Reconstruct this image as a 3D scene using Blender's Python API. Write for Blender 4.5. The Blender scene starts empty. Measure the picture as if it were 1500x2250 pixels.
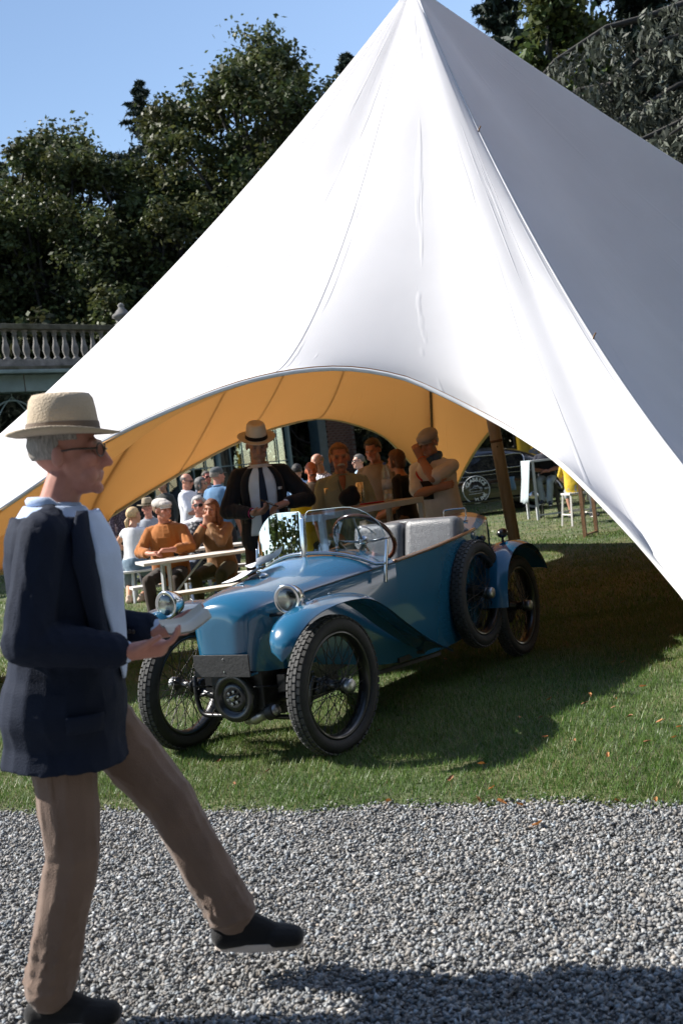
import bpy, bmesh, math, random
import numpy as np
from mathutils import Vector, Matrix, Quaternion
sc = bpy.context.scene
C = sc.collection
rnd = random.Random(7)
NR = np.random.RandomState(11)
R = math.radians

# ------------------------------------------------------------------ camera
FPX, ROLL, CAMH, VH = 2413.0, 6.486, 1.465, 85.6          # focal length in photo pixels, roll, height, horizon offset
PITCH = math.atan(VH / FPX)
cam_d = bpy.data.cameras.new('camera'); cam = bpy.data.objects.new('camera', cam_d); C.objects.link(cam)
cam_d.sensor_fit = 'VERTICAL'; cam_d.sensor_height = 36; cam_d.lens = 36 * FPX / 2250
cam_d.clip_start = .1; cam_d.clip_end = 1500
cam.matrix_world = Matrix.Translation((0, 0, CAMH)) @ Matrix.Rotation(math.pi/2 - PITCH, 4, 'X') @ Matrix.Rotation(R(-ROLL), 4, 'Z')
sc.camera = cam
cam_d.dof.use_dof = True; cam_d.dof.focus_distance = 6.6; cam_d.dof.aperture_fstop = 4.5

# ------------------------------------------------------------------ light
SUN_EL = 40.0
SUN_DIR = Vector((math.cos(R(SUN_EL)), -0.19, -math.sin(R(SUN_EL)))).normalized()
w = bpy.data.worlds.new('World'); sc.world = w; w.use_nodes = True
nt = w.node_tree; nt.nodes.clear()
sky = nt.nodes.new('ShaderNodeTexSky'); sky.sky_type = 'NISHITA'; sky.sun_disc = False
sky.sun_elevation = R(SUN_EL); sky.sun_rotation = R(90 - 14); sky.altitude = 50; sky.air_density = 1.0; sky.dust_density = .9; sky.ozone_density = 1.6
bg = nt.nodes.new('ShaderNodeBackground'); bg.inputs[1].default_value = 0.105
wo = nt.nodes.new('ShaderNodeOutputWorld')
nt.links.new(sky.outputs[0], bg.inputs[0]); nt.links.new(bg.outputs[0], wo.inputs[0])
sd = bpy.data.lights.new('sun', 'SUN'); sun = bpy.data.objects.new('sun', sd); C.objects.link(sun)
sd.energy = 5.0; sd.angle = R(.55); sd.color = (1, .95, .88)
sun.rotation_euler = SUN_DIR.to_track_quat('-Z', 'Y').to_euler(); sun.location = (-20, 0, 25)
sc.view_settings.view_transform = 'Standard'; sc.view_settings.look = 'None'
sc.view_settings.exposure = 1.1; sc.view_settings.gamma = 1.0
sc.render.engine = 'CYCLES'
try:
    sc.cycles.max_bounces = 8; sc.cycles.transparent_max_bounces = 12; sc.cycles.use_denoising = True
except Exception: pass

# ------------------------------------------------------------------ photo-to-world helpers (real depth is always given)
_c, _s = math.cos(R(ROLL)), math.sin(R(ROLL))
def ray(x, y):
    dx, dy = x - 750, y - 1125
    u = dx*_c - dy*_s; v = dx*_s + dy*_c
    return Vector((u, math.cos(PITCH)*FPX - math.sin(PITCH)*v, -math.sin(PITCH)*FPX - math.cos(PITCH)*v))
def at(x, y, Y):
    r = ray(x, y); return Vector((0, 0, CAMH)) + r*(Y/r.y)
def gnd(x, y, z=0.0):
    r = ray(x, y); return Vector((0, 0, CAMH)) + r*((z - CAMH)/r.z)

# ------------------------------------------------------------------ materials
MATS = {}
def mat(name, col, rough=.6, metal=0., var=.12, vscale=8., bump=0., bscale=40., spec=.5, coat=0., sheen=0., trans=0., attr=None, stretch=None, translucent=0., col2=None, emit=None):
    if name in MATS: return MATS[name]
    m = bpy.data.materials.new(name); m.use_nodes = True; MATS[name] = m
    t = m.node_tree; N = t.nodes; L = t.links
    b = N['Principled BSDF']
    b.inputs['Roughness'].default_value = rough; b.inputs['Metallic'].default_value = metal
    b.inputs['Specular IOR Level'].default_value = spec
    b.inputs['Coat Weight'].default_value = coat; b.inputs['Coat Roughness'].default_value = .04
    b.inputs['Sheen Weight'].default_value = sheen
    b.inputs['Transmission Weight'].default_value = trans
    tc = N.new('ShaderNodeTexCoord')
    vec = tc.outputs['Object']
    if stretch:
        mp = N.new('ShaderNodeMapping'); mp.inputs['Scale'].default_value = stretch
        L.new(vec, mp.inputs[0]); vec = mp.outputs[0]
    base = None
    if attr:
        a = N.new('ShaderNodeAttribute'); a.attribute_name = attr; base = a.outputs['Color']
    if var > 0:
        nz = N.new('ShaderNodeTexNoise'); nz.inputs['Scale'].default_value = vscale; nz.inputs['Detail'].default_value = 5
        L.new(vec, nz.inputs['Vector'])
        mr = N.new('ShaderNodeMapRange'); mr.inputs[1].default_value = .3; mr.inputs[2].default_value = .7
        mr.inputs[3].default_value = 1 - var; mr.inputs[4].default_value = 1 + var
        L.new(nz.outputs[0], mr.inputs[0])
        mx = N.new('ShaderNodeMix'); mx.data_type = 'RGBA'; mx.blend_type = 'MULTIPLY'; mx.inputs[0].default_value = 1
        if base: L.new(base, mx.inputs[6])
        elif col2:
            m2 = N.new('ShaderNodeMix'); m2.data_type = 'RGBA'; m2.inputs[6].default_value = (*col, 1); m2.inputs[7].default_value = (*col2, 1)
            n2 = N.new('ShaderNodeTexNoise'); n2.inputs['Scale'].default_value = vscale*.37; n2.inputs['Detail'].default_value = 6; L.new(vec, n2.inputs['Vector'])
            r2 = N.new('ShaderNodeMapRange'); r2.inputs[1].default_value = .38; r2.inputs[2].default_value = .62
            L.new(n2.outputs[0], r2.inputs[0]); L.new(r2.outputs[0], m2.inputs[0]); L.new(m2.outputs[2], mx.inputs[6])
        else: mx.inputs[6].default_value = (*col, 1)
        L.new(mr.outputs[0], mx.inputs[7]); base = mx.outputs[2]
    if base: L.new(base, b.inputs['Base Color'])
    else: b.inputs['Base Color'].default_value = (*col, 1)
    if bump > 0:
        nb = N.new('ShaderNodeTexNoise'); nb.inputs['Scale'].default_value = bscale; nb.inputs['Detail'].default_value = 4
        L.new(vec, nb.inputs['Vector'])
        bp = N.new('ShaderNodeBump'); bp.inputs['Strength'].default_value = bump; bp.inputs['Distance'].default_value = .01
        L.new(nb.outputs[0], bp.inputs['Height']); L.new(bp.outputs[0], b.inputs['Normal'])
    if translucent > 0:
        tr = N.new('ShaderNodeBsdfTranslucent'); ms = N.new('ShaderNodeMixShader'); ms.inputs[0].default_value = translucent
        if base: L.new(base, tr.inputs[0])
        else: tr.inputs[0].default_value = (*col, 1)
        out = N['Material Output']; L.new(b.outputs[0], ms.inputs[1]); L.new(tr.outputs[0], ms.inputs[2]); L.new(ms.outputs[0], out.inputs[0])
    if emit:
        b.inputs['Emission Color'].default_value = (*emit[0], 1); b.inputs['Emission Strength'].default_value = emit[1]
    return m
def glass_mat(name, tint=(1, 1, 1), rough=0.0, refl=1.0, tmix=.9, base=.02):
    if name in MATS: return MATS[name]
    m = bpy.data.materials.new(name); m.use_nodes = True; MATS[name] = m
    t = m.node_tree; N = t.nodes; L = t.links; N.clear()
    out = N.new('ShaderNodeOutputMaterial'); fr = N.new('ShaderNodeFresnel'); fr.inputs[0].default_value = 1.5
    mu = N.new('ShaderNodeMath'); mu.operation = 'MULTIPLY_ADD'; mu.inputs[1].default_value = refl; mu.inputs[2].default_value = base; mu.use_clamp = True
    tr = N.new('ShaderNodeBsdfTransparent'); tr.inputs[0].default_value = (*[tint[i]*tmix for i in range(3)], 1)
    gl = N.new('ShaderNodeBsdfGlossy'); gl.inputs['Roughness'].default_value = rough; gl.inputs[0].default_value = (.95, .97, 1, 1)
    ms = N.new('ShaderNodeMixShader')
    L.new(fr.outputs[0], mu.inputs[0]); L.new(mu.outputs[0], ms.inputs[0]); L.new(tr.outputs[0], ms.inputs[1]); L.new(gl.outputs[0], ms.inputs[2]); L.new(ms.outputs[0], out.inputs[0])
    return m

# ------------------------------------------------------------------ object helpers
def tag(o, label=None, cat=None, group=None, kind=None):
    if label: o['label'] = label
    if cat: o['category'] = cat
    if group: o['group'] = group
    if kind: o['kind'] = kind
    return o
def empty(name, loc=(0, 0, 0), rz=0., label=None, cat=None, group=None, parent=None):
    o = bpy.data.objects.new(name, None); C.objects.link(o); o.location = loc; o.rotation_euler = (0, 0, rz); o.empty_display_size = .1
    if parent: o.parent = parent
    return tag(o, label, cat, group)
def obj(name, me, material=None, parent=None, smooth=False, loc=None, rot=None):
    if isinstance(material, str): material = MATS[material]
    if material and not me.materials: me.materials.append(material)
    if smooth and len(me.polygons): me.polygons.foreach_set('use_smooth', np.ones(len(me.polygons), bool))
    o = bpy.data.objects.new(name, me); C.objects.link(o)
    if parent: o.parent = parent
    if loc is not None: o.location = loc
    if rot is not None: o.rotation_euler = rot
    return o
def np_mesh(name, V, Fc, col=None):
    """V (n,3), Fc (m,k) equal-sized faces, col per-vertex (n,3)"""
    me = bpy.data.meshes.new(name); V = np.asarray(V, np.float32); Fc = np.asarray(Fc, np.int32); k = Fc.shape[1]
    me.vertices.add(len(V)); me.vertices.foreach_set('co', V.ravel())
    me.loops.add(Fc.size); me.loops.foreach_set('vertex_index', Fc.ravel())
    me.polygons.add(len(Fc)); me.polygons.foreach_set('loop_start', np.arange(0, Fc.size, k, dtype=np.int32))
    if col is not None:
        a = me.color_attributes.new('Col', 'FLOAT_COLOR', 'POINT')
        a.data.foreach_set('color', np.c_[col, np.ones(len(V))].astype(np.float32).ravel())
    me.update(calc_edges=True); return me

class MB:
    """mesh collector"""
    def __init__(s): s.v = []; s.f = []
    def add(s, V, Fs):
        n = len(s.v); s.v += [tuple(v) for v in V]; s.f += [tuple(i + n for i in f) for f in Fs]; return s
    def box(s, c, d, rz=0., M=None):
        x, y, z = [k/2 for k in d]; P = [Vector((a*x, b*y, e*z)) for a in (-1, 1) for b in (-1, 1) for e in (-1, 1)]
        if rz: P = [Matrix.Rotation(rz, 3, 'Z') @ p for p in P]
        P = [p + Vector(c) for p in P]
        if M: P = [M @ p for p in P]
        return s.add(P, [(0, 1, 3, 2), (4, 6, 7, 5), (0, 4, 5, 1), (2, 3, 7, 6), (0, 2, 6, 4), (1, 5, 7, 3)])
    def bar(s, a, b, w_, h_, up=(0, 0, 1)):
        a, b = Vector(a), Vector(b); d = (b - a).normalized(); u = Vector(up); x = d.cross(u)
        if x.length < 1e-4: x = d.cross(Vector((1, 0, 0)))
        x.normalize(); u = x.cross(d).normalized()
        P = [p + x*i*w_/2 + u*j*h_/2 for p in (a, b) for i, j in ((-1, -1), (1, -1), (1, 1), (-1, 1))]
        return s.add(P, [(0, 1, 2, 3), (7, 6, 5, 4), (0, 4, 5, 1), (1, 5, 6, 2), (2, 6, 7, 3), (3, 7, 4, 0)])
    def tube(s, pts, r, n=10, closed=False, cap=True, flat=None):
        pts = [Vector(p) for p in pts]; m = len(pts); rs = r if hasattr(r, '__len__') else [r]*m
        V = []; Fs = []; pu = None
        for i, p in enumerate(pts):
            if closed: t = pts[(i + 1) % m] - pts[i - 1]
            else: t = pts[min(i + 1, m - 1)] - pts[max(i - 1, 0)]
            t = t.normalized() if t.length > 1e-9 else Vector((0, 0, 1))
            if pu is None:
                pu = Vector((0, 0, 1)) if abs(t.z) < .9 else Vector((1, 0, 0))
            pu = (pu - t*pu.dot(t))
            if pu.length < 1e-6: pu = t.orthogonal()
            pu.normalize(); q = t.cross(pu)
            for k in range(n):
                a = 2*math.pi*k/n; V.append(p + (pu*math.cos(a)*(flat or 1) + q*math.sin(a))*rs[i])
        for i in range(m if closed else m - 1):
            j = (i + 1) % m
            for k in range(n): Fs.append((i*n + k, i*n + (k + 1) % n, j*n + (k + 1) % n, j*n + k))
        if cap and not closed: Fs += [tuple(reversed(range(n))), tuple(range((m - 1)*n, m*n))]
        return s.add(V, Fs)
    def lathe(s, prof, n=24, M=None, full=2*math.pi, cap=True):
        """prof: list of (r, z) around Z"""
        V = []; Fs = []; m = len(prof); cl = abs(full - 2*math.pi) < 1e-6; nn = n if cl else n + 1
        for r, z in prof:
            for k in range(nn): a = full*k/n; V.append(Vector((r*math.cos(a), r*math.sin(a), z)))
        for i in range(m - 1):
            for k in range(n):
                k2 = (k + 1) % nn if cl else k + 1
                Fs.append((i*nn + k, i*nn + k2, (i + 1)*nn + k2, (i + 1)*nn + k))
        if cl and cap:
            if prof[0][0] > 1e-4: Fs.append(tuple(reversed(range(n))))
            if prof[-1][0] > 1e-4: Fs.append(tuple(range((m - 1)*nn, m*nn)))
        if M: V = [M @ v for v in V]
        return s.add(V, Fs)
    def grid(s, P, flip=False):
        """P[i][j] points"""
        a, b = len(P), len(P[0]); V = [p for row in P for p in row]
        Fs = [(i*b + j, i*b + j + 1, (i + 1)*b + j + 1, (i + 1)*b + j) for i in range(a - 1) for j in range(b - 1)]
        if flip: Fs = [tuple(reversed(f)) for f in Fs]
        return s.add(V, Fs)
    def mesh(s, name):
        me = bpy.data.meshes.new(name); me.from_pydata(s.v, [], s.f); me.validate(); me.update(); return me
    def build(s, name, material=None, parent=None, smooth=False, bevel=0., seg=2, loc=None, rot=None, weld=False):
        me = s.mesh(name)
        if weld or bevel:
            bm = bmesh.new(); bm.from_mesh(me)
            if weld: bmesh.ops.remove_doubles(bm, verts=bm.verts, dist=1e-4)
            bmesh.ops.recalc_face_normals(bm, faces=bm.faces)
            if bevel:
                ed = [e for e in bm.edges if len(e.link_faces) == 2 and e.calc_face_angle(0) > .6]
                bmesh.ops.bevel(bm, geom=ed, offset=bevel, segments=seg, affect='EDGES', profile=.6)
            bm.to_mesh(me); bm.free()
        return obj(name, me, material, parent, smooth, loc, rot)
def catmull(P, n):
    P = [Vector(p) for p in P]; out = []
    for i in range(len(P) - 1):
        p0 = P[max(i - 1, 0)]; p1 = P[i]; p2 = P[i + 1]; p3 = P[min(i + 2, len(P) - 1)]
        for k in range(n):
            t = k/n; out.append(.5*((2*p1) + (p2 - p0)*t + (2*p0 - 5*p1 + 4*p2 - p3)*t*t + (3*p1 - p0 - 3*p2 + p3)*t**3))
    out.append(P[-1]); return out
def resample(P, n):
    P = [Vector(p) for p in P]; d = [0]
    for a, b in zip(P, P[1:]): d.append(d[-1] + (b - a).length)
    out = []; j = 0
    for k in range(n):
        s_ = d[-1]*k/(n - 1)
        while j < len(P) - 2 and d[j + 1] < s_: j += 1
        t = (s_ - d[j])/max(d[j + 1] - d[j], 1e-9); out.append(P[j].lerp(P[j + 1], min(max(t, 0), 1)))
    return out
def vnoise(P, sc_=1., seed=0):
    """cheap smooth value noise for (n,3) arrays, range about -1..1"""
    P = np.asarray(P, float)*sc_ + seed*17.31; o = np.zeros(len(P)); rs = np.random.RandomState(seed + 5)
    for k in range(5):
        a = rs.randn(3)*(1 + .5*k); o += np.sin(P @ a + rs.rand()*6.28)/(1 + .5*k)
    return o/2.2
# ================================================================== ground
mat('soil', (.055, .075, .028), .95, var=.35, vscale=3., col2=(.11, .11, .045))
def gravel_bed_mat():
    m = mat('gravel_bed', (.17, .17, .168), .95, var=.35, vscale=70); t = m.node_tree; N = t.nodes; L = t.links
    tc = N.new('ShaderNodeTexCoord'); vo = N.new('ShaderNodeTexVoronoi'); vo.inputs['Scale'].default_value = 62; L.new(tc.outputs['Object'], vo.inputs['Vector'])
    bp = N.new('ShaderNodeBump'); bp.invert = True; bp.inputs['Strength'].default_value = 1.0; bp.inputs['Distance'].default_value = .012; L.new(vo.outputs['Distance'], bp.inputs['Height']); L.new(bp.outputs[0], N['Principled BSDF'].inputs['Normal'])
gravel_bed_mat()
def gravel_edge_y(x): return 4.787 - .322*x + .035*math.sin(x*3.1) + .025*math.sin(x*9.3 + 1) + .012*math.sin(x*23)
# lawn sheet: front edge follows the gravel, reaches to the horizon
mb = MB(); xs = [-400, -60, -20, -8] + [x*.1 - 5 for x in range(101)] + [8, 20, 60, 400]
rows = []
for k, dy in enumerate((0, .06, .5, 3, 10, 30, 120, 900)):
    rows.append([(x, gravel_edge_y(max(-9, min(9, x))) + dy, -.035 if k == 0 else 0.0) for x in xs])
mb.grid(rows, flip=True)
lawn = tag(mb.build('lawn', 'soil', smooth=True), kind='structure')
mb = MB(); mb.grid([[(x, y, -.03) for x in (-400, -20, -6, 0, 6, 20, 400)] for y in (-400, -30, -6, 0, 3, 8)], flip=True)
gravel_path = tag(mb.build('gravel_path', 'gravel_bed'), kind='structure')

# crushed stone lying on the path
def scatter_gravel():
    n = 86000
    d = 2.35 + (5.55 - 2.35)*NR.rand(n*2)**1.15
    x = (NR.rand(n*2) - .5)*(d*.80 + .6) - .05
    e = np.array([gravel_edge_y(a) for a in x]); ok = d < e + .02 + .055*NR.randn(len(x))
    x, d = x[ok][:n], d[ok][:n]; n = len(x)
    size = .0046 + .0074*NR.rand(n)**2.4
    base = np.array([(1, 0, 0), (-1, 0, 0), (0, 1, 0), (0, -1, 0), (0, 0, 1), (0, 0, -1)], float)*1.25
    tri = np.array([(0, 2, 4), (2, 1, 4), (1, 3, 4), (3, 0, 4), (2, 0, 5), (1, 2, 5), (3, 1, 5), (0, 3, 5)])
    V = (base[None] + .42*(NR.rand(n, 6, 3) - .5)*2)*np.stack([1 + .5*NR.rand(n), .8 + .35*NR.rand(n), .5 + .3*NR.rand(n)], 1)[:, None, :]
    V *= size[:, None, None]*.82
    ax = NR.randn(n, 3); ax[:, 2] *= 2.2; ax /= np.linalg.norm(ax, axis=1)[:, None]; an = NR.rand(n)*6.28
    # tilt a bit, then spin
    ct, st = np.cos(an)[:, None], np.sin(an)[:, None]
    W = V*ct[:, None] + np.cross(ax[:, None, :], V)*st[:, None] + ax[:, None, :]*(np.einsum('ij,ikj->ik', ax, V)[..., None])*(1 - ct[:, None])
    lump = .006*vnoise(np.c_[x, d, 0*x], 5, 3)
    W += np.c_[x, d, -.022 + .016*NR.rand(n) + lump][:, None, :]
    g = .155 + .17*NR.rand(n)**1.2; pale = NR.rand(n) < .05; g[pale] = .36 + .14*NR.rand(pale.sum()); dk = NR.rand(n) < .10; g[dk] *= .55
    warm = 1 + .05*NR.randn(n); col = np.stack([g*warm, g, g*(2 - warm)*.985], 1)
    F_ = (tri[None] + 6*np.arange(n)[:, None, None]).reshape(-1, 3)
    me = np_mesh('gravel', W.reshape(-1, 3), F_, np.repeat(col, 6, 0))
    return obj('gravel', me, mat('stone', (1, 1, 1), .85, attr='Col', var=.18, vscale=180, spec=.3))
tag(scatter_gravel(), 'loose grey crushed stone covering the path', 'gravel', kind='stuff')

# grass blades
def scatter_grass():
    P = []
    def zone(n, y0, y1, pw, wid): 
        d = y0 + (y1 - y0)*NR.rand(n)**pw; x = (NR.rand(n) - .5)*(d*.74 + .6) + .03*d; return x, d, np.full(n, wid)
    zs = [zone(260000, 4.2, 9.6, 1.15, .0024), zone(110000, 9.4, 18, 1.2, .0045), zone(40000, 17, 34, 1.2, .009)]
    x = np.concatenate([z[0] for z in zs]); d = np.concatenate([z[1] for z in zs]); wd = np.concatenate([z[2] for z in zs])
    e = np.array([gravel_edge_y(a) for a in x]); ok = d > e + .035*NR.randn(len(x)); x, d, wd, e = x[ok], d[ok], wd[ok], e[ok]
    n = len(x); far = np.clip((d - 8)/20, 0, 1)
    patch = .6*vnoise(np.c_[x, d, 0*x], 2.3, 8) + .6*vnoise(np.c_[x, d, 0*x], 5.1, 4); fine = vnoise(np.c_[x, d, 0*x], 9, 2)
    h = (.022 + .03*NR.rand(n)**1.6 + .008*patch + .006*fine)*(1 + .5*far); tall = NR.rand(n) < .008; h[tall] *= 1.6
    h = np.clip(h, .012, .1)*np.clip(.5 + (d - e)*4, .5, 1)
    a = NR.rand(n)*6.283; lean = (.25 + .9*NR.rand(n)**1.3)
    ca, sa = np.cos(a), np.sin(a)
    b = np.c_[x, d, np.full(n, -.004)]
    side = np.c_[-sa, ca, 0*a]*wd[:, None]*(.6 + .7*NR.rand(n))[:, None]
    tip = b + np.c_[ca*lean*h, sa*lean*h, h*(1 - .25*np.minimum(lean, 1))]
    V = np.stack([b - side, b + side, tip], 1)
    F_ = np.array([(0, 1, 2)])[None] + 3*np.arange(n)[:, None, None]
    g = np.array([.056, .130, .020]); y = np.array([.135, .185, .045]); dry = np.array([.30, .25, .13])
    t = np.clip(.35 + .25*patch + .25*NR.randn(n), 0, 1)[:, None]; col = g*(1 - t) + y*t
    dr = NR.rand(n) < .045 + .05*np.clip(patch, 0, 1); col[dr] = dry*(.6 + .6*NR.rand(dr.sum()))[:, None]
    col *= (.7 + .6*NR.rand(n))[:, None]
    me = np_mesh('grass', V.reshape(-1, 3), F_.reshape(-1, 3), np.repeat(col, 3, 0))
    return obj('grass', me, mat('grass_blade', (1, 1, 1), .42, attr='Col', var=0, translucent=.35, spec=.3))
tag(scatter_grass(), 'short mown green lawn grass with dry tips', 'grass', kind='stuff')
# ================================================================== tent
def fabric_mat(name, col, transl, tint, dirt=0.):
    m = bpy.data.materials.new(name); m.use_nodes = True; MATS[name] = m
    t = m.node_tree; N = t.nodes; L = t.links; b = N['Principled BSDF']
    uv = N.new('ShaderNodeUVMap'); mp = N.new('ShaderNodeMapping'); L.new(uv.outputs[0], mp.inputs[0])
    mp.inputs['Scale'].default_value = (55, 3.2, 1)
    nz = N.new('ShaderNodeTexNoise'); nz.inputs['Scale'].default_value = 1.0; nz.inputs['Detail'].default_value = 3; nz.inputs['Distortion'].default_value = .6; L.new(mp.outputs[0], nz.inputs['Vector'])
    cr = N.new('ShaderNodeMapRange'); cr.inputs[1].default_value = .60; cr.inputs[2].default_value = .68; cr.inputs[3].default_value = 0; cr.inputs[4].default_value = 1; L.new(nz.outputs[0], cr.inputs[0])
    tc = N.new('ShaderNodeTexCoord'); n2 = N.new('ShaderNodeTexNoise'); n2.inputs['Scale'].default_value = 500; n2.inputs['Detail'].default_value = 2; L.new(tc.outputs['Object'], n2.inputs['Vector'])
    n3 = N.new('ShaderNodeTexNoise'); n3.inputs['Scale'].default_value = 1.1; n3.inputs['Detail'].default_value = 5; L.new(tc.outputs['Object'], n3.inputs['Vector'])
    ad = N.new('ShaderNodeMath'); ad.operation = 'MULTIPLY_ADD'; ad.inputs[1].default_value = .10; L.new(n2.outputs[0], ad.inputs[0]); L.new(cr.outputs[0], ad.inputs[2])
    a2 = N.new('ShaderNodeMath'); a2.operation = 'MULTIPLY_ADD'; a2.inputs[1].default_value = 2.0; L.new(n3.outputs[0], a2.inputs[0]); L.new(ad.outputs[0], a2.inputs[2])
    bp = N.new('ShaderNodeBump'); bp.inputs['Strength'].default_value = .45; bp.inputs['Distance'].default_value = .005; L.new(a2.outputs[0], bp.inputs['Height'])
    mr = N.new('ShaderNodeMapRange'); mr.inputs[1].default_value = .3; mr.inputs[2].default_value = .7; mr.inputs[3].default_value = .93; mr.inputs[4].default_value = 1.03; L.new(n3.outputs[0], mr.inputs[0])
    mx = N.new('ShaderNodeMix'); mx.data_type = 'RGBA'; mx.blend_type = 'MULTIPLY'; mx.inputs[0].default_value = 1; mx.inputs[6].default_value = (*col, 1); L.new(mr.outputs[0], mx.inputs[7])
    L.new(mx.outputs[2], b.inputs['Base Color']); L.new(bp.outputs[0], b.inputs['Normal'])
    b.inputs['Roughness'].default_value = .75; b.inputs['Specular IOR Level'].default_value = .25
    tr = N.new('ShaderNodeBsdfTranslucent'); tr.inputs[0].default_value = (*tint, 1); L.new(bp.outputs[0], tr.inputs['Normal'])
    ms = N.new('ShaderNodeMixShader'); ms.inputs[0].default_value = transl
    L.new(b.outputs[0], ms.inputs[1]); L.new(tr.outputs[0], ms.inputs[2]); L.new(ms.outputs[0], N['Material Output'].inputs[0])
    return m
fabric_mat('tent_white', (.78, .78, .80), .145, (.95, .90, .80))
fabric_mat('tent_orange', (.62, .31, .10), .60, (.98, .56, .20))
mat('hem', (.50, .43, .26), .7, var=.1, vscale=6, bump=.2, bscale=90)
mat('hem_white', (.78, .78, .78), .7, var=.06)
mat('seam_dark', (.16, .09, .04), .8, var=.1)
mat('seam_grey', (.60, .60, .62), .8, var=.1)
mat('pole_paint', (.30, .23, .15), .45, metal=.0, var=.25, vscale=5, bump=.1, bscale=30, col2=(.36, .29, .20), stretch=(6, 6, .8))
mat('rust', (.10, .06, .035), .7, var=.2)
AP = at(905, -35, 10.5)
CW, CS, CN, CE = Vector((-7.6, 9.0, 0)), Vector((2.95, 4.9, 0)), Vector((1.5, 19.6, 0)), Vector((13.5, 14.6, 0))
tent = empty('star_tent', (1.6, 10.5, 0), 0, 'large white pole tent with orange lining pitched over the lawn', 'tent')
def px(L_): return [at(a, b, c) for a, b, c in L_]
EDG = {
 'WS': [CW] + px([(-330, 1325, 8.2), (0, 1112, 8.2), (215, 970, 8.35), (430, 870, 8.5), (590, 820, 8.6), (740, 803, 8.65), (870, 820, 8.6), (960, 855, 8.5), (1080, 915, 8.3), (1160, 962, 7.9), (1240, 1020, 7.5), (1370, 1150, 7.13), (1500, 1300, 6.85), (1680, 1510, 6.05)]) + [CS],
 'SE': [CS, Vector((3.12, 6.0, .28)), Vector((3.45, 7.2, .52)), Vector((4.2, 8.7, .85)), Vector((5.9, 10.2, 1.0)), Vector((9.0, 12.4, .8)), Vector((11.8, 14.0, .45)), CE],
 'EN': [CE, Vector((11.8, 15.2, .8)), Vector((8.8, 15.7, 1.8))] + [Vector((5.6, 15.6, 2.4))] + px([(1180, 893, 15.3), (1096, 928, 15.6), (1060, 960, 16.0), (1024, 1016, 16.7), (990, 1085, 17.8)]) + [CN],
 'NW': [CN] + px([(930, 1060, 17.4), (873, 981, 16.2), (820, 941, 15.5), (713, 913, 14.9), (620, 928, 14.1), (531, 960, 13.3), (455, 997, 12.5), (363, 1050, 11.6), (240, 1125, 10.8), (100, 1215, 10.3)]) + [CW]}
PR = {'W': 1.60, 'S': 1.72, 'E': 1.42, 'N': 1.55}
NP_, NK = 97, 56
def zprof(e, p, s_): return e.z + (AP.z - e.z)*(1 - s_)**p
def tent_panel(key):
    a, b = key; E_ = resample(catmull(EDG[key], 10), NP_); pa, pb = PR[a], PR[b]; P = []; R0 = 1.5
    hd = lambda e: math.hypot(e.x - AP.x, e.y - AP.y)
    ang = [math.atan2(e.y - AP.y, e.x - AP.x) for e in E_]; ang = list(np.unwrap(ang))
    za = zprof(E_[0], pa, R0/hd(E_[0])); zb = zprof(E_[-1], pb, R0/hd(E_[-1]))
    im = min(range(NP_), key=lambda i: abs(ang[i] - (ang[0] + ang[-1])/2)); zm = zprof(E_[im], PM[key], R0/hd(E_[im]))
    for i, e in enumerate(E_):
        t = i/(NP_ - 1); tau = min(1, max(0, (ang[i] - ang[0])/(ang[-1] - ang[0]))); q = abs(2*tau - 1)**1.6
        zr = zm + ((za if tau < .5 else zb) - zm)*q
        p = math.log(max(.05, min(.98, (zr - e.z)/(AP.z - e.z))))/math.log(1 - R0/hd(e)); p = max(1.0, min(2.2, p))
        row = []
        for k in range(NK):
            s_ = k/(NK - 1); v = AP.lerp(e, s_); z = zprof(e, p, s_)
            g = .006*math.sin(t*120)*math.exp(-s_*12)
            cz = .006*math.sin(s_*10 + t*90)*max(0, q - .35)*max(0, s_ - .35)*(1 - abs(s_*2 - 1.5))
            row.append(Vector((v.x, v.y, z + g + cz)))
        P.append(row)
    return P
PM = {'WS': 1.18, 'SE': 1.4, 'EN': 1.3, 'NW': 1.3}
def relax(P, it=48):                  # let the cloth find a smooth taut shape between ridges and hem
    V = np.array([[tuple(p) for p in r] for r in P])
    for _ in range(it):
        A_ = .25*(V[:-2, 1:-1] + V[2:, 1:-1] + V[1:-1, :-2] + V[1:-1, 2:]); V[1:-1, 1:-1] = V[1:-1, 1:-1]*.3 + A_*.7
    return [[Vector(p) for p in r] for r in V]
PAN = {k: relax(tent_panel(k)) for k in EDG}
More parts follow.
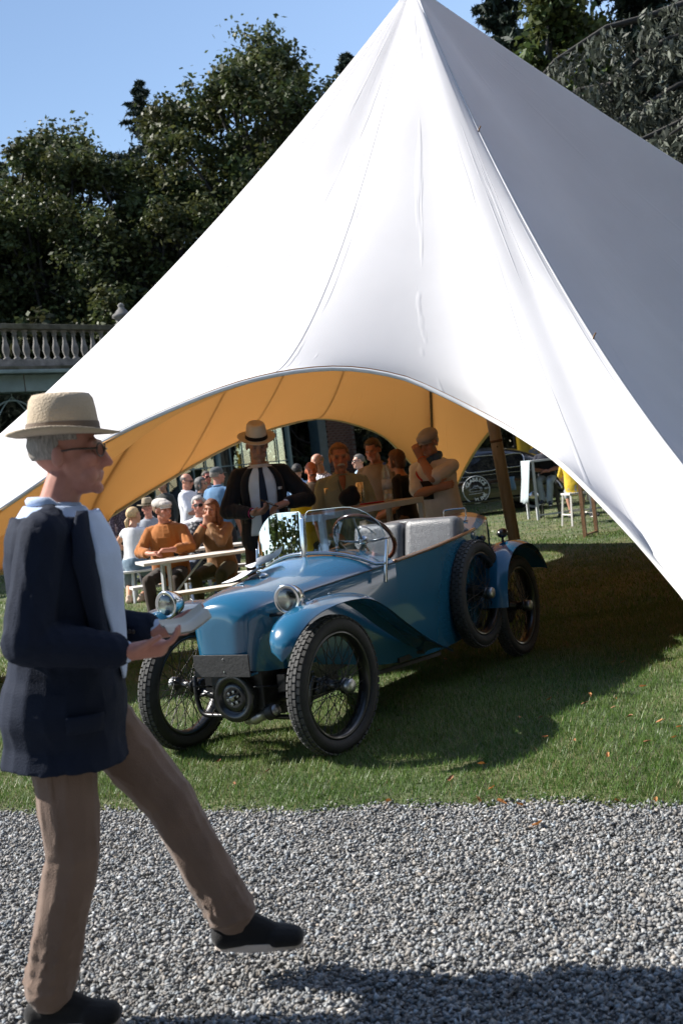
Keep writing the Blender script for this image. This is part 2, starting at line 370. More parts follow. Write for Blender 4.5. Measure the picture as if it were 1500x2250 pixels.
def panel_obj(name, P, m, off, lab=None):
    V = np.array([[tuple(p) for p in r] for r in P]); a, b = V.shape[:2]
    du = np.gradient(V, axis=0); dv = np.gradient(V, axis=1); n = np.cross(du, dv); ln = np.linalg.norm(n, axis=2, keepdims=True); n = n/np.maximum(ln, 1e-6)
    n *= np.sign(np.median(n[..., 2]))
    nz = np.where(ln > 1e-5, n, np.array([0, 0, 1.])); tt = np.arange(a)/(a - 1); kk = np.arange(b)/(b - 1)
    tp = np.clip(np.sin(np.pi*tt)*2.5, .02, 1)[:, None]*np.clip(kk*8, .1, 1)[None]
    V = V + nz*(off*tp)[..., None]
    if off: V[..., 2] -= .03*(np.clip(kk*10, .3, 1)*np.clip((1 - kk)*20, .1, 1))[None]
    idx = np.arange(a*b).reshape(a, b); F_ = np.stack([idx[:-1, :-1], idx[:-1, 1:], idx[1:, 1:], idx[1:, :-1]], -1).reshape(-1, 4)
    me = np_mesh(name, V.reshape(-1, 3), F_)
    uvl = me.uv_layers.new(name='UVMap'); ii, jj = np.meshgrid(np.arange(a)/(a - 1), np.arange(b)/(b - 1), indexing='ij'); uv = np.stack([ii, jj], -1).reshape(-1, 2)
    uvl.data.foreach_set('uv', uv[F_.ravel()].astype(np.float32).ravel())
    o = obj(name, me, m, None, True); o.parent = tent; o.matrix_parent_inverse = Matrix.Translation(tent.location).inverted()
    if lab: o['label'] = lab
    return o
def tpart(mb_, name, m, smooth=True, **k):
    o = mb_.build(name, m, None, smooth, **k); o.parent = tent; o.matrix_parent_inverse = Matrix.Translation(tent.location).inverted(); return o
for k in EDG:
    panel_obj('canopy_panel', PAN[k], 'tent_white', 0.0)
    panel_obj('lining_panel', PAN[k], 'tent_orange', -.03, 'orange inner lining of the tent')
    hem = [r[-1] + Vector((0, 0, -.025)) for r in PAN[k]]
    tpart(MB().tube(hem, .012 if k in ('WS', 'SE') else .024, 8, flat=1.5), 'hem', 'hem_white' if k in ('WS', 'SE') else 'hem')
# seams
def seam(key, t, m, off, wd=.012, s0=.02, s1=1.0):
    P = PAN[key]; i = t*(NP_ - 1); i0 = int(i); fr = i - i0; i1 = min(i0 + 1, NP_ - 1); L_ = []
    e = P[i0][-1].lerp(P[i1][-1], fr); nx, ny = -(e.y - AP.y), e.x - AP.x                # vertical plane through mast head and hem point
    for k in range(max(1, int(s0*(NK - 1))), int(s1*(NK - 1)) + 1):
        if t < .01 or t > .99: L_.append(P[i0][k].lerp(P[i1][k], fr) + Vector((0, 0, off))); continue
        dd = [(P[j][k].x - AP.x)*nx + (P[j][k].y - AP.y)*ny for j in range(NP_)]
        c = [j for j in range(NP_ - 1) if dd[j]*dd[j + 1] <= 0]; j = min(c, key=lambda j: abs(j - i)) if c else i0
        f = dd[j]/(dd[j] - dd[j + 1]) if dd[j] != dd[j + 1] else 0; L_.append(P[j][k].lerp(P[j + 1][k], f) + Vector((0, 0, off)))
    tpart(MB().tube(L_, wd, 6, flat=.25), 'seam', m)
_q = at(590, 820, 8.6); _i = min(range(NP_), key=lambda i: (PAN['WS'][i][-1] - _q).length); seam('WS', _i/(NP_ - 1), 'seam_grey', .002, .0035); seam('WS', .999, 'seam_grey', .004, .014)
for t, ww in ((.36, .012), (.47, .014), (.56, .016), (.66, .022)): seam('NW', t, 'seam_dark', -.05, ww, .3)
seam('EN', .62, 'seam_dark', -.05, .012, .3); seam('NW', .002, 'seam_dark', -.05, .02, .3)
# webbing along the west ridge inside, with two buckles
P = PAN['NW'][-1]; web = [P[k] + Vector((.02, 0, -.075)) for k in range(int(.25*NK), NK - 4)]
tpart(MB().tube(web, .022, 6, flat=.4), 'webbing', 'seam_dark')
for f_ in (.40, .50): 
    p = P[int(f_*NK)] + Vector((.02, 0, -.10)); tpart(MB().box(p, (.08, .05, .05)), 'buckle', 'rust')
# toggles on the front ridge
for x_, y_, Y_ in ((1045, 270, 9.4), (1300, 745, 7.95)):
    p = at(x_, y_, Y_); r = min((q for q in PAN['SE'][0]), key=lambda q: (q - p).length)
    tpart(MB().tube([r + Vector((-.01, 0, .0)), r + Vector((.0, -.005, .03)), r + Vector((.015, -.01, .05))], .006, 6), 'toggle', 'seam_dark')
# mast
base = Vector((1.66, 10.5, 0)); top = AP + Vector((0, 0, .1))
tpart(MB().tube([base, base.lerp(top, .35), base.lerp(top, .351), base.lerp(top, .5), top], [.058, .058, .058, .055, .05], 20), 'mast', 'pole_paint')
tpart(MB().tube([base.lerp(top, .262), base.lerp(top, .266)], .0605, 20), 'collar', 'rust')
q = base.lerp(top, .255) + Vector((-.01, -.058, 0)); tpart(MB().tube([q, q + Vector((0, -.006, 0))], .008, 8), 'bolt', 'rust')
# corner tie-downs
for c_ in (CW, CS, CN, CE):
    d_ = (c_ - Vector((1.6, 10.5, 0))).normalized()
    tpart(MB().tube([c_ + Vector((0, 0, .02)), c_ + d_*.5 + Vector((0, 0, -.05))], .012, 6), 'guy_strap', 'seam_dark')
    tpart(MB().tube([c_ + d_*.45 + Vector((0, 0, .12)), c_ + d_*.55 + Vector((0, 0, -.15))], .016, 8), 'peg', 'rust')
# ================================================================== orangery behind the tent
mat('mint_paint', (.20, .27, .26), .6, var=.2, vscale=3, bump=.15, bscale=30, col2=(.14, .20, .20))
mat('old_stone', (.22, .21, .20), .95, var=.35, vscale=5, bump=.8, bscale=18, col2=(.11, .11, .105))
mat('moss_stone', (.10, .095, .075), .95, var=.4, vscale=6, bump=.9, bscale=16, col2=(.06, .06, .035))
mat('brick_red', (.12, .065, .05), .9, var=.3, vscale=9, bump=.4, bscale=30)
mat('mortar', (.16, .15, .14), .95, var=.2, vscale=9)
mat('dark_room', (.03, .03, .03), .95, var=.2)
glass_mat('house_glass', (.8, .9, .88), .02, 1.3, .85)
FA = Vector((-7.4, 25.76, 0)); FD = Vector((.717, .697, 0)); FN = Vector((.697, -.717, 0)); FROT = math.atan2(FD.y, FD.x)
house = empty('orangery', FA, FROT, 'long glazed orangery with mint frieze and stone balustrade behind the tent', 'building')
# local: x along the facade, -y toward the camera, z up
T0, T1 = -11.0, 9.6
def hp(mb_, name, m, parent=None, **k): return mb_.build(name, m, parent or house, **k)
hp(MB().box(((T0 + T1)/2, 0, 4.38), (T1 - T0, .5, .40)), 'frieze', 'mint_paint', bevel=.02)
for i in range(8):
    x = T0 + .9 + i*2.6; hp(MB().box((x, -.256, 4.38), (.02, .012, .40)), 'frieze_joint', 'moss_stone')
hp(MB().box(((T0 + T1)/2, -.1, 4.63), (T1 - T0 + .2, .75, .09)), 'cornice', 'mint_paint', bevel=.02)
hp(MB().box(((T0 + T1)/2, -.06, 4.725), (T1 - T0 + .1, .62, .09)), 'blocking_course', 'moss_stone', bevel=.02)
bal = empty('balustrade', (0, 0, 0), 0, parent=house)
hp(MB().box(((T0 + T1)/2, -.05, 4.86), (T1 - T0, .34, .18)), 'plinth', 'old_stone', bal, bevel=.015)
hp(MB().box(((T0 + T1)/2, -.05, 5.72), (T1 - T0, .34, .13)), 'rail', 'moss_stone', bal, bevel=.02)
prof = [(.085, 4.95), (.085, 4.99), (.06, 5.01), (.05, 5.04), (.07, 5.10), (.088, 5.18), (.080, 5.26), (.055, 5.36), (.043, 5.46), (.042, 5.52), (.058, 5.55), (.058, 5.58), (.045, 5.60), (.075, 5.63), (.075, 5.66)]
bme = MB().lathe([(r, z - 4.95) for r, z in prof], 14).mesh('baluster')
bme.materials.append(MATS['old_stone']); bme.polygons.foreach_set('use_smooth', np.ones(len(bme.polygons), bool))
i = 0; x = T0 + .3
PIERS = (-8.9, -2.6, 3.35, 8.9)
while x < T1 - .2:
    if all(abs(x - p_) > .34 for p_ in PIERS):
        o = bpy.data.objects.new('baluster', bme); C.objects.link(o); o.parent = bal; o.location = (x, -.05, 4.95)
    x += .262
for p_ in PIERS:
    hp(MB().box((p_, -.05, 5.31), (.42, .36, .72)), 'pier', 'old_stone', bal, bevel=.02)
    hp(MB().lathe([(.22, 5.79), (.22, 5.83), (.15, 5.88), (.19, 5.98), (.26, 6.02), (.24, 6.08), (.17, 6.13), (.13, 6.19), (.08, 6.23), (.07, 6.28), (.09, 6.31), (.05, 6.36), (0, 6.38)], 18, Matrix.Translation((p_, -.05, 0))), 'finial', 'old_stone', bal, smooth=True)
# bays: arched glazing bars and panes
bay = 1.3; nb = int((T1 - T0 - .7)/bay)
gl = empty('glazing', (0, 0, 0), 0, parent=house)
for i in range(nb + 1):
    x = T0 + i*bay
    hp(MB().box((x, 0, 2.09), (.09, .14, 4.18)), 'mullion', 'mint_paint', gl)
for i in range(nb):
    x = T0 + i*bay + bay/2; r = bay/2 - .06
    m_ = MB()
    arch = [(x + r*math.cos(a), -.03, 3.42 + r*math.sin(a)*1.0) for a in [math.pi*k/16 for k in range(17)]]
    m_.tube(arch, .022, 6)
    m_.tube([(x, -.03, 4.18), (x, -.03, 3.42 + r)], .02, 6)
    for sg in (-1, 1): m_.tube(catmull([(x + sg*r, -.03, 2.6), (x + sg*r*.93, -.03, 3.2), (x + sg*r*.55, -.03, 3.75), (x, -.03, 4.1)], 5), .016, 6)
    hp(m_, 'tracery', 'mint_paint', gl, smooth=True)
    m_ = MB()
    for z_ in (1.0, 2.0, 3.0): m_.box((x, -.01, z_), (bay - .09, .04, .03))
    m_.box((x - bay/6, -.01, 1.65), (.025, .04, 2.9)); m_.box((x + bay/6, -.01, 1.65), (.025, .04, 2.9))
    hp(m_, 'glazing_bar', 'mint_paint', gl)
    hp(MB().box((x, .035, 2.2), (bay - .05, .006, 3.96)), 'pane', 'house_glass', gl)
hp(MB().box(((T0 + T1)/2, .0, .1), (T1 - T0, .3, .24)), 'sill', 'old_stone')
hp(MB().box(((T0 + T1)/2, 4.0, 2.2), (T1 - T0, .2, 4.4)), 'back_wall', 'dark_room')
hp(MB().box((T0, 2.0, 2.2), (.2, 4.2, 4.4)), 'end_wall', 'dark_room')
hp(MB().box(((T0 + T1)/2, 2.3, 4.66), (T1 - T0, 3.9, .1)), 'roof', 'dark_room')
# end column and brick pier with individual courses
hp(MB().box((T1 + .12, 0, 2.3), (.34, .4, 4.6)), 'column', mat('teal_paint', (.045, .075, .085), .5, var=.15), bevel=.02)
hp(MB().box((T1 + .95, .2, 2.3), (1.28, .5, 4.6)), 'brick_pier', 'mortar')
brp = MB().box((0, 0, 0), (.215, .05, .062)).mesh('brick'); brp.materials.append(MATS['brick_red'])
for r_ in range(45):
    for c_ in range(6):
        xx = T1 + .42 + c_*.228 + (.114 if r_ % 2 else 0)
        if xx > T1 + 1.55: continue
        o = bpy.data.objects.new('brick', brp); C.objects.link(o); o.parent = house; o.location = (xx, -.062 + rnd.uniform(-.006, .006), 1.3 + .075*r_)

# ================================================================== trees
mat('bark', (.035, .032, .028), .95, var=.3, vscale=6, bump=.6, bscale=14)
mat('leaf', (1, 1, 1), .55, attr='Col', var=0, translucent=.28, spec=.28)
mat('needle', (1, 1, 1), .6, attr='Col', var=0, translucent=.12, spec=.3)
def leaf_quads(c, size, col, rs, elong=1.0, nrm=None, droop=0.):
    n = len(c); a = rs.randn(n, 3)
    if nrm is not None: a = a*.55 + nrm
    a /= np.linalg.norm(a, axis=1)[:, None]
    b = rs.randn(n, 3); b[:, 2] -= droop; b -= a*np.einsum('ij,ij->i', a, b)[:, None]; b /= np.linalg.norm(b, axis=1)[:, None]+1e-9
    d = np.cross(a, b); s1 = (size*elong)[:, None]; s2 = (size/elong)[:, None]
    V = np.stack([c + b*s1, c + d*s2*.75, c - b*s1*.8, c - d*s2*.75], 1)
    F_ = np.array([(0, 1, 2, 3)])[None] + 4*np.arange(n)[:, None, None]
    return V.reshape(-1, 3), F_.reshape(-1, 4), np.repeat(col, 4, 0)
def limb(mb_, a, b, r0, r1, rs, n=5, wob=.12):
    a, b = Vector(a), Vector(b); L_ = (b - a).length; pts = []
    o1, o2 = Vector(rs.randn(3)*wob*L_), Vector(rs.randn(3)*wob*L_)
    for k in range(n + 1):
        t = k/n; pts.append(a.lerp(b, t) + o1*math.sin(math.pi*t)*.7 + o2*math.sin(2*math.pi*t)*.3)
    mb_.tube(pts, [r0 + (r1 - r0)*k/n for k in range(n + 1)], 6); return pts
def broadleaf(name, base, h, r, seed, label, group, lobes=38, leaves=560, size=.150, g=(.050, .072, .026), low=.22, cat='tree', lobe_r=(1.0, 1.9)):
    rs = np.random.RandomState(seed); root = empty(name, base, 0, label, cat, group)
    tm = MB(); th = h*low
    trunk = limb(tm, (0, 0, -.1), (rs.randn()*.3, rs.randn()*.3, h*.62), h*.024, h*.012, rs, 6, .02)
    Vs, Fs, Cs = [], [], []; off = 0
    for i in range(lobes):
        u = rs.rand(); z = th + (h - th)*(.08 + .92*u); q = (z - th)/(h - th)
        rad = r*(math.sin(math.pi*min(.98, .18 + .72*q))**.75); a = rs.rand()*6.283; rr = rad*(.35 + .65*rs.rand()**.6)
        if q > .88: rr *= .4
        lr = lobe_r[0] + (lobe_r[1] - lobe_r[0])*rs.rand(); lr *= (1 - .25*q)
        c = np.array([math.cos(a)*rr, math.sin(a)*rr, z - lr*.6])
        k = min(len(trunk) - 1, max(1, int(q*len(trunk)*.9))); st = trunk[k]
        limb(tm, st, c - np.array([0, 0, lr*.2]), h*.008, h*.0018, rs, 6, .1)
        # sub-clumps make the outline uneven
        for j in range(9):
            d = rs.randn(3); d /= np.linalg.norm(d); cc = c + d*lr*(.4 + .75*rs.rand())*np.array([1, 1, .8]); sr = lr*(.22 + .25*rs.rand())
            m = int(leaves/9); p = rs.randn(m, 3)*sr*.62; P_ = cc + p
            nr = p/(np.linalg.norm(p, axis=1)[:, None] + 1e-6)*.5 + np.array([0, 0, .35])
            cl = np.array(g)*(.65 + .7*rs.rand())*(np.array([1 + .35*rs.rand(), 1, .9]))
            col = cl*(.7 + .6*rs.rand(m))[:, None]
            V, F_, K = leaf_quads(P_, size*(.6 + .7*rs.rand(m)), col, rs, 1.15, nr); Vs.append(V); Fs.append(F_ + off); Cs.append(K); off += len(V)
            if j % 3 == 0: limb(tm, c, cc, h*.0016, h*.0006, rs, 2, .05)
    tm.build('trunk', 'bark', root, True)
    obj('crown', np_mesh('crown', np.concatenate(Vs), np.concatenate(Fs), np.concatenate(Cs)), 'leaf', root)
    return root
def conifer(name, base, h, r, seed, label, group, g=(.022, .036, .024), whorls=16, per=7, nn=240, size=.10, bare=.35):
    rs = np.random.RandomState(seed); root = empty(name, base, 0, label, 'tree', group); tm = MB()
    tm.tube([(0, 0, -.1), (0, 0, h*.5), (0, 0, h)], [h*.018, h*.011, .02], 8); Vs, Fs, Cs = [], [], []; off = 0
    for w_ in range(whorls):
        q0 = w_/(whorls - 1)
        for k in range(per):
            q = min(1., max(0., q0 + (rs.rand() - .5)*1.4/whorls)); z = h*(bare + (1 - bare)*q); a = rs.rand()*6.283; L_ = r*(1 - q)**1.1*(.45 + .7*rs.rand()) + .10
            e = np.array([math.cos(a)*L_, math.sin(a)*L_, z + L_*.12 - .35*(1 - q)*L_]); s0 = np.array([0, 0, z])
            tm.tube([s0, (s0 + e)/2 + np.array([0, 0, .08*L_]), e], [.05*(1 - q) + .015, .03*(1 - q) + .01, .008], 5)
            t = rs.rand(nn)**.7; P_ = s0 + (e - s0)*t[:, None]; P_[:, 2] += .3*L_*t*(1 - t); sp = .05 + .12*L_*(1 - t)
            P_ += rs.randn(nn, 3)*np.stack([sp, sp, sp*.35], 1); P_[:, 2] -= .05
            col = np.array(g)*(.6 + .8*rs.rand(nn))[:, None]
            V, F_, K = leaf_quads(P_, size*(.6 + .8*rs.rand(nn)), col, rs, 1.7, None, .8); Vs.append(V); Fs.append(F_ + off); Cs.append(K); off += len(V)
    tm.build('trunk', 'bark', root, True)
    obj('crown', np_mesh('crown', np.concatenate(Vs), np.concatenate(Fs), np.concatenate(Cs)), 'needle', root); return root
def cedar(name, base, h, seed, label, dirs, g=(.078, .088, .066)):
    rs = np.random.RandomState(seed); root = empty(name, base, 0, label, 'tree'); tm = MB()
    tm.tube([(0, 0, -.1), (.1, 0, h*.5), (0, 0, h)], [.55, .4, .1], 10); Vs, Fs, Cs = [], [], []; off = 0
    for z, a, L_, dz in dirs:
        s0 = np.array([0, 0, z]); e = np.array([math.cos(a)*L_, math.sin(a)*L_, z + dz])
        pts = [s0 + (e - s0)*t + np.array([0, 0, .10*L_*math.sin(math.pi*t)]) + rs.randn(3)*.1 for t in np.linspace(0, 1, 8)]
        tm.tube(pts, list(np.linspace(.13, .02, 8)), 6)
        nt_ = int(L_*21)
        for i in range(nt_):
            t = .12 + .88*rs.rand()**.8; p = s0 + (e - s0)*t; p[2] += .10*L_*math.sin(math.pi*t)
            side = rs.randn()*.5; p = p + np.array([-math.sin(a), math.cos(a), 0])*side; p[2] -= .12*abs(side)
            ln = (.35 + .75*rs.rand())*(1.15 - .3*t); m = 15; u = rs.rand(m)
            P_ = p + np.c_[rs.randn(m)*.06, rs.randn(m)*.06, -u*ln] + np.outer(u, rs.randn(3)*.10)
            col = np.array(g)*(.5 + .9*rs.rand())*(.75 + .5*rs.rand(m))[:, None]
            V, F_, K = leaf_quads(P_, .058*(.7 + .7*rs.rand(m)), col, rs, 1.7, None, 1.6); Vs.append(V); Fs.append(F_ + off); Cs.append(K); off += len(V)
    tm.build('trunk', 'bark', root, True)
    obj('crown', np_mesh('crown', np.concatenate(Vs), np.concatenate(Fs), np.concatenate(Cs)), 'needle', root); return root
GO = 'oak trees rising behind the orangery'
proto = [broadleaf('oak_tree', (-15.5, 44, 0), 15.5, 5.4, 1, 'dark oak at the far end of the wood behind the orangery', GO, 105, 620, .105, lobe_r=(1.0, 1.7)),
         broadleaf('oak_tree', (-1.6, 46, 0), 19.8, 5.6, 3, 'tallest oak with open sky gaps beside the white tent', GO, 125, 620, .115, lobe_r=(1.0, 1.8))]
def copy_oak(src, loc, h, rz, label, wide=1.):
    r = src.copy(); C.objects.link(r); r.location = loc; k = h/(15.5 if src is proto[0] else 19.8); r.scale = (k*wide, k*wide, k); r.rotation_euler = (0, 0, rz); r['label'] = label
    for ch in src.children:
        c = ch.copy(); C.objects.link(c); c.parent = r
copy_oak(proto[1], (-9.8, 45, 0), 16.9, 2.1, 'rounded dark green oak left of the spruce behind the balustrade', 1.1)
copy_oak(proto[0], (4.4, 48, 0), 18.8, .9, 'oak whose crown disappears behind the white tent', 1.0)
copy_oak(proto[0], (-5.6, 43, 0), 13.6, 3.6, 'lower oak filling the gap in front of the spruce', 1.1)
copy_oak(proto[1], (-12.8, 49, 0), 16.0, 4.4, 'dull green oak set back between the two rounded oaks', 1.25)
copy_oak(proto[0], (1.4, 50, 0), 17.6, 5.2, 'dull green oak set back behind the tallest oak', 1.15)
copy_oak(proto[1], (-19.5, 47, 0), 15.8, 1.2, 'outermost oak past the end of the orangery wing', 1.2)
conifer('spruce_tree', (-7.1, 52, 0), 20.6, 7.5, 6, 'dark spruce spire poking above the oaks', None, bare=.55, whorls=15, per=8, nn=120, size=.11)
conifer('spruce_tree', (-14.2, 53, 0), 17.9, 6.0, 7, 'blue-grey conifer tip at the far edge of the oaks', None, bare=.6, whorls=10, per=7, nn=120)
GU = 'understorey shrubs behind the orangery'
for i, (x, y, h, r) in enumerate([(-14, 37, 8.5, 3.2), (-9.5, 38, 8.0, 3.2), (-5, 39, 8.5, 3.2), (-.5, 40, 8.5, 3.2)]):
    broadleaf('laurel_shrub', (x, y, 0), h, r, 20 + i, ['dense dark laurel at the far end of the balustrade', 'dense dark laurel directly behind the stone finial', 'dense dark laurel below the spruce spire', 'dense dark laurel below the tallest oak'][i], GU, 30, 420, .15, (.040, .055, .025), .06, 'shrub', (.8, 1.3))
GH = 'dark evergreen shrubs beyond the tent arch'
for i, (x, y, h, r) in enumerate([(1.8, 35.5, 5.2, 2.0), (4.8, 37, 5.0, 2.2), (8.6, 38, 5.5, 2.4), (12.5, 38, 6.5, 2.6)]):
    broadleaf('evergreen_shrub', (x, y, 0), h, r, 30 + i, ['dark evergreen shrub beside the brick pier of the orangery', 'dark evergreen shrub behind the tent mast', 'dark evergreen shrub behind the black saloon', 'tall dark evergreen shrub behind the yellow banner'][i], GH, 22, 420, .12, (.030, .040, .022), .04, 'shrub', (.7, 1.1))
rs_ = np.random.RandomState(77)
dirs = [(3.4 + 6.4*i/84 + rs_.rand()*.5, math.pi*(.85 + .62*rs_.rand()), 3.6 + 3.4*rs_.rand(), -1.2 - 1.0*rs_.rand()) for i in range(84)]
cedar('cedar_tree', (10.6, 22.5, 0), 19, 50, 'big grey-green weeping cedar behind the shaded side of the tent', dirs)
broadleaf('ivy_clad_tree', (at(1205, 60, 29).x, 29, 0), 13.6, 1.3, 51, 'bright leaved ivy clad tree between spruce and cedar', None, 30, 420, .11, (.050, .078, .024), .45, 'tree', (.6, 1.0))
conifer('fir_tree', (at(1092, 40, 33).x, 33, 0), 16.4, 4.2, 52, 'dark fir just right of the tent peak', None, bare=.3, whorls=18, per=8)
conifer('fir_tree', (at(1400, 60, 33).x, 33, 0), 24, 8.5, 53, 'broad dark fir towering over the cedar', None, bare=.25, whorls=22, per=10, nn=260, size=.13)
conifer('fir_tree', (2.0, 40, 0), 16.3, 4.0, 54, 'slim fir tip peeping past the tent', None, bare=.6, whorls=10, per=6)

# unseen trees around the park, added to cut the low sky light
def unseen_wood():
    rs = np.random.RandomState(99); Vs, Fs, Cs = [], [], []; off = 0
    for a in np.linspace(-140, 35, 38):
        if -8 < a < 14: pass
        rad = (38 if a < -110 else 25) + 5*rs.rand(); cx, cy = rad*math.cos(R(a)), 6 + rad*math.sin(R(a)); hh = (13 if a < -110 else 17) + 6*rs.rand()
        m = 420; u = rs.rand(m); P_ = np.c_[cx + rs.randn(m)*2.1, cy + rs.randn(m)*2.1, hh*u**.8]
        col = np.array([.045, .065, .025])*(.5 + .9*rs.rand(m))[:, None]
        V, F_, K = leaf_quads(P_, .75*(.6 + .7*rs.rand(m)), col, rs, 1.1); Vs.append(V); Fs.append(F_ + off); Cs.append(K); off += len(V)
    return obj('unseen_wood', np_mesh('unseen_wood', np.concatenate(Vs), np.concatenate(Fs), np.concatenate(Cs)), 'leaf')
tag(unseen_wood(), 'unseen wood beside the park, added to hold back low sky light', 'wood', kind='stuff')
broadleaf('bramble_shrub', (-10.6, 8.3, 0), 2.9, 2.2, 61, 'rambling green shrub by the gravel path, mirrored in the windscreen', None, 26, 420, .06, (.045, .07, .02), .05, 'shrub', (.45, .8))
# ================================================================== blue vintage roadster
mat('blue_paint', (.010, .094, .180), .2, var=.05, vscale=4, coat=1.0, spec=.5)
mat('black_paint', (.012, .012, .013), .3, var=.1, coat=.4)
mat('black_matt', (.018, .018, .019), .6, var=.3, vscale=25, bump=.2, bscale=60)
mat('engine_dark', (.014, .013, .013), .55, var=.4, vscale=30, bump=.4, bscale=50)
mat('rubber', (.020, .020, .021), .75, var=.25, vscale=30, bump=.15, bscale=90)
mat('rubber_worn', (.05, .05, .05), .8, var=.3, vscale=40)
mat('nickel', (.62, .62, .62), .16, metal=1., var=.08, vscale=20)
mat('dull_alloy', (.38, .38, .38), .4, metal=1., var=.25, vscale=25, bump=.2, bscale=60)
mat('spoke_metal', (.03, .03, .03), .35, metal=.6, var=0)
mat('leather_grey', (.12, .123, .128), .32, var=.15, vscale=30, bump=.35, bscale=140)
mat('wood_cap', (.16, .075, .032), .35, var=.35, vscale=12, coat=.4, stretch=(8, 1, 8))
mat('wood_dark', (.07, .022, .012), .2, var=.3, vscale=20, coat=.8)
mat('white_paper', (.75, .75, .78), .8, var=.03)
glass_mat('lamp_lens', (.8, .82, .75), .03, 2.0, .8)
glass_mat('screen_glass', (.90, .95, 1.0), 0., 1.5, .92, .07)
CARZ = R(-30.8)
car = empty('vintage_roadster', (-.562, 5.988, 0), CARZ, 'open blue vintage roadster with spoked wheels parked on the lawn', 'car')
def cpart(mb_, name, m, parent=None, smooth=True, **k): return mb_.build(name, m, parent or car, smooth, **k)
def autosmooth(o, ang=40):
    for p_ in o.data.polygons: p_.use_smooth = True
    try: o.data.set_sharp_from_angle(angle=R(ang))
    except Exception: pass
    return o
RIV = MB().lathe([(.004, 0), (.003, .003), (0, .004)], 6).mesh('rivet'); RIV.materials.append(MATS['nickel'])
# ---- body shell sections: a, half width, crown z, crease z, sill z
SEC = [(-.302, .05, .755, .70, .55), (-.299, .10, .795, .74, .528), (-.287, .142, .832, .772, .508), (-.262, .178, .860, .795, .494), (-.20, .212, .888, .815, .480), (-.10, .242, .908, .827, .468), (.03, .268, .922, .837, .455), (.20, .300, .940, .85, .43), (.40, .335, .966, .862, .39), (.62, .372, .995, .876, .34), (.80, .400, 1.006, .886, .305), (.95, .420, 1.0, .895, .29)]
SIDE = [(.95, .420, .895, .29), (1.15, .436, .905, .275), (1.4, .445, .918, .262), (1.7, .444, .936, .262), (2.0, .430, .954, .275), (2.25, .395, .966, .30), (2.5, .335, .98, .34), (2.72, .265, .992, .40), (2.9, .20, 1.0, .46)]
def section(w_, zc, ze, zb, n=10):
    pts = []
    for k in range(7):                                       # side, sill to crease, slight tumblehome
        t = k/6; pts.append((w_*(.90 + .10*math.sin(t*math.pi*.5)), zb + (ze - zb)*t))
    for k in range(1, n*2):                                  # crown
        t = k/(n*2); x = math.cos(math.pi*t); pts.append((w_*x, ze + (zc - ze)*(1 - abs(x)**2.2)**.8))
    return pts + [(-x, z) for x, z in reversed(pts[:7])]
secs = []
import itertools
def interp_rows(rows, n):
    P = [Vector(r[:4] if len(r) == 4 else r[:4]) for r in rows]; return rows
dense = []
for r0, r1, r2, r3 in [(SEC[max(i - 1, 0)], SEC[i], SEC[i + 1], SEC[min(i + 2, len(SEC) - 1)]) for i in range(len(SEC) - 1)]:
    for k in range(4):
        t = k/4; dense.append([.5*((2*b_) + (c_ - a_)*t + (2*a_ - 5*b_ + 4*c_ - d_)*t*t + (3*b_ - a_ - 3*c_ + d_)*t**3) for a_, b_, c_, d_ in zip(r0, r1, r2, r3)])
dense.append(list(SEC[-1]))
P = [[Vector((x, a_, z)) for x, z in section(max(w_, .005), zc, ze, zb)] for a_, w_, zc, ze, zb in dense]
mb = MB(); mb.grid(P, flip=True); mb.add(P[0], [tuple(reversed(range(len(P[0]))))])
bon = autosmooth(cpart(mb, 'bonnet', 'blue_paint', bevel=0), 65)
for sg in (1, -1):
    mb = MB(); G = []
    rows = catmull([Vector((a_, w_, ze)) for a_, w_, ze, zb in SIDE], 5); zbs = catmull([Vector((a_, zb, 0)) for a_, w_, ze, zb in SIDE], 5)
    for r_, q_ in zip(rows, zbs):
        G.append([Vector((sg*r_.y*(.90 + .10*math.sin(k/6*math.pi*.5)), r_.x, q_.y + (r_.z - q_.y)*k/6)) for k in range(7)])
    mb.grid(G, flip=(sg > 0)); o = cpart(mb, 'body_side', 'blue_paint')
    mb = MB(); mb.grid([[Vector((p.x*.955, p.y, p.z - .004)) for p in row] for row in G if row[0].y < 2.15], flip=(sg < 0)); cpart(mb, 'door_lining', 'leather_grey')
    # wood capping with rivets
    cap = [Vector((sg*(r_.y - .006), r_.x, r_.z + .006)) for r_ in rows if .93 < r_.x < 2.22]
    w_o = cpart(MB().tube(cap, .016, 8, flat=.7), 'capping_rail', 'wood_cap')
    for k in range(3, len(cap) - 1, 3):
        o = bpy.data.objects.new('rivet', RIV); C.objects.link(o); o.parent = w_o; o.location = cap[k] + Vector((0, 0, .010))
    # bonnet side joint and shut line
    ln = [Vector((sg*(w_ + .001), a_, ze)) for a_, w_, zc, ze, zb in dense if a_ > .0]; cpart(MB().tube(ln, .003, 5), 'shut_line', 'black_matt')
    sl = [Vector((sg*(SEC[6][1]*(.90 + .10*math.sin(k/6*math.pi*.5)) + .012), .06, SEC[6][4] + (SEC[6][3] - SEC[6][4])*k/6)) for k in range(7)]; cpart(MB().tube(sl, .0025, 5), 'shut_line', 'black_matt')
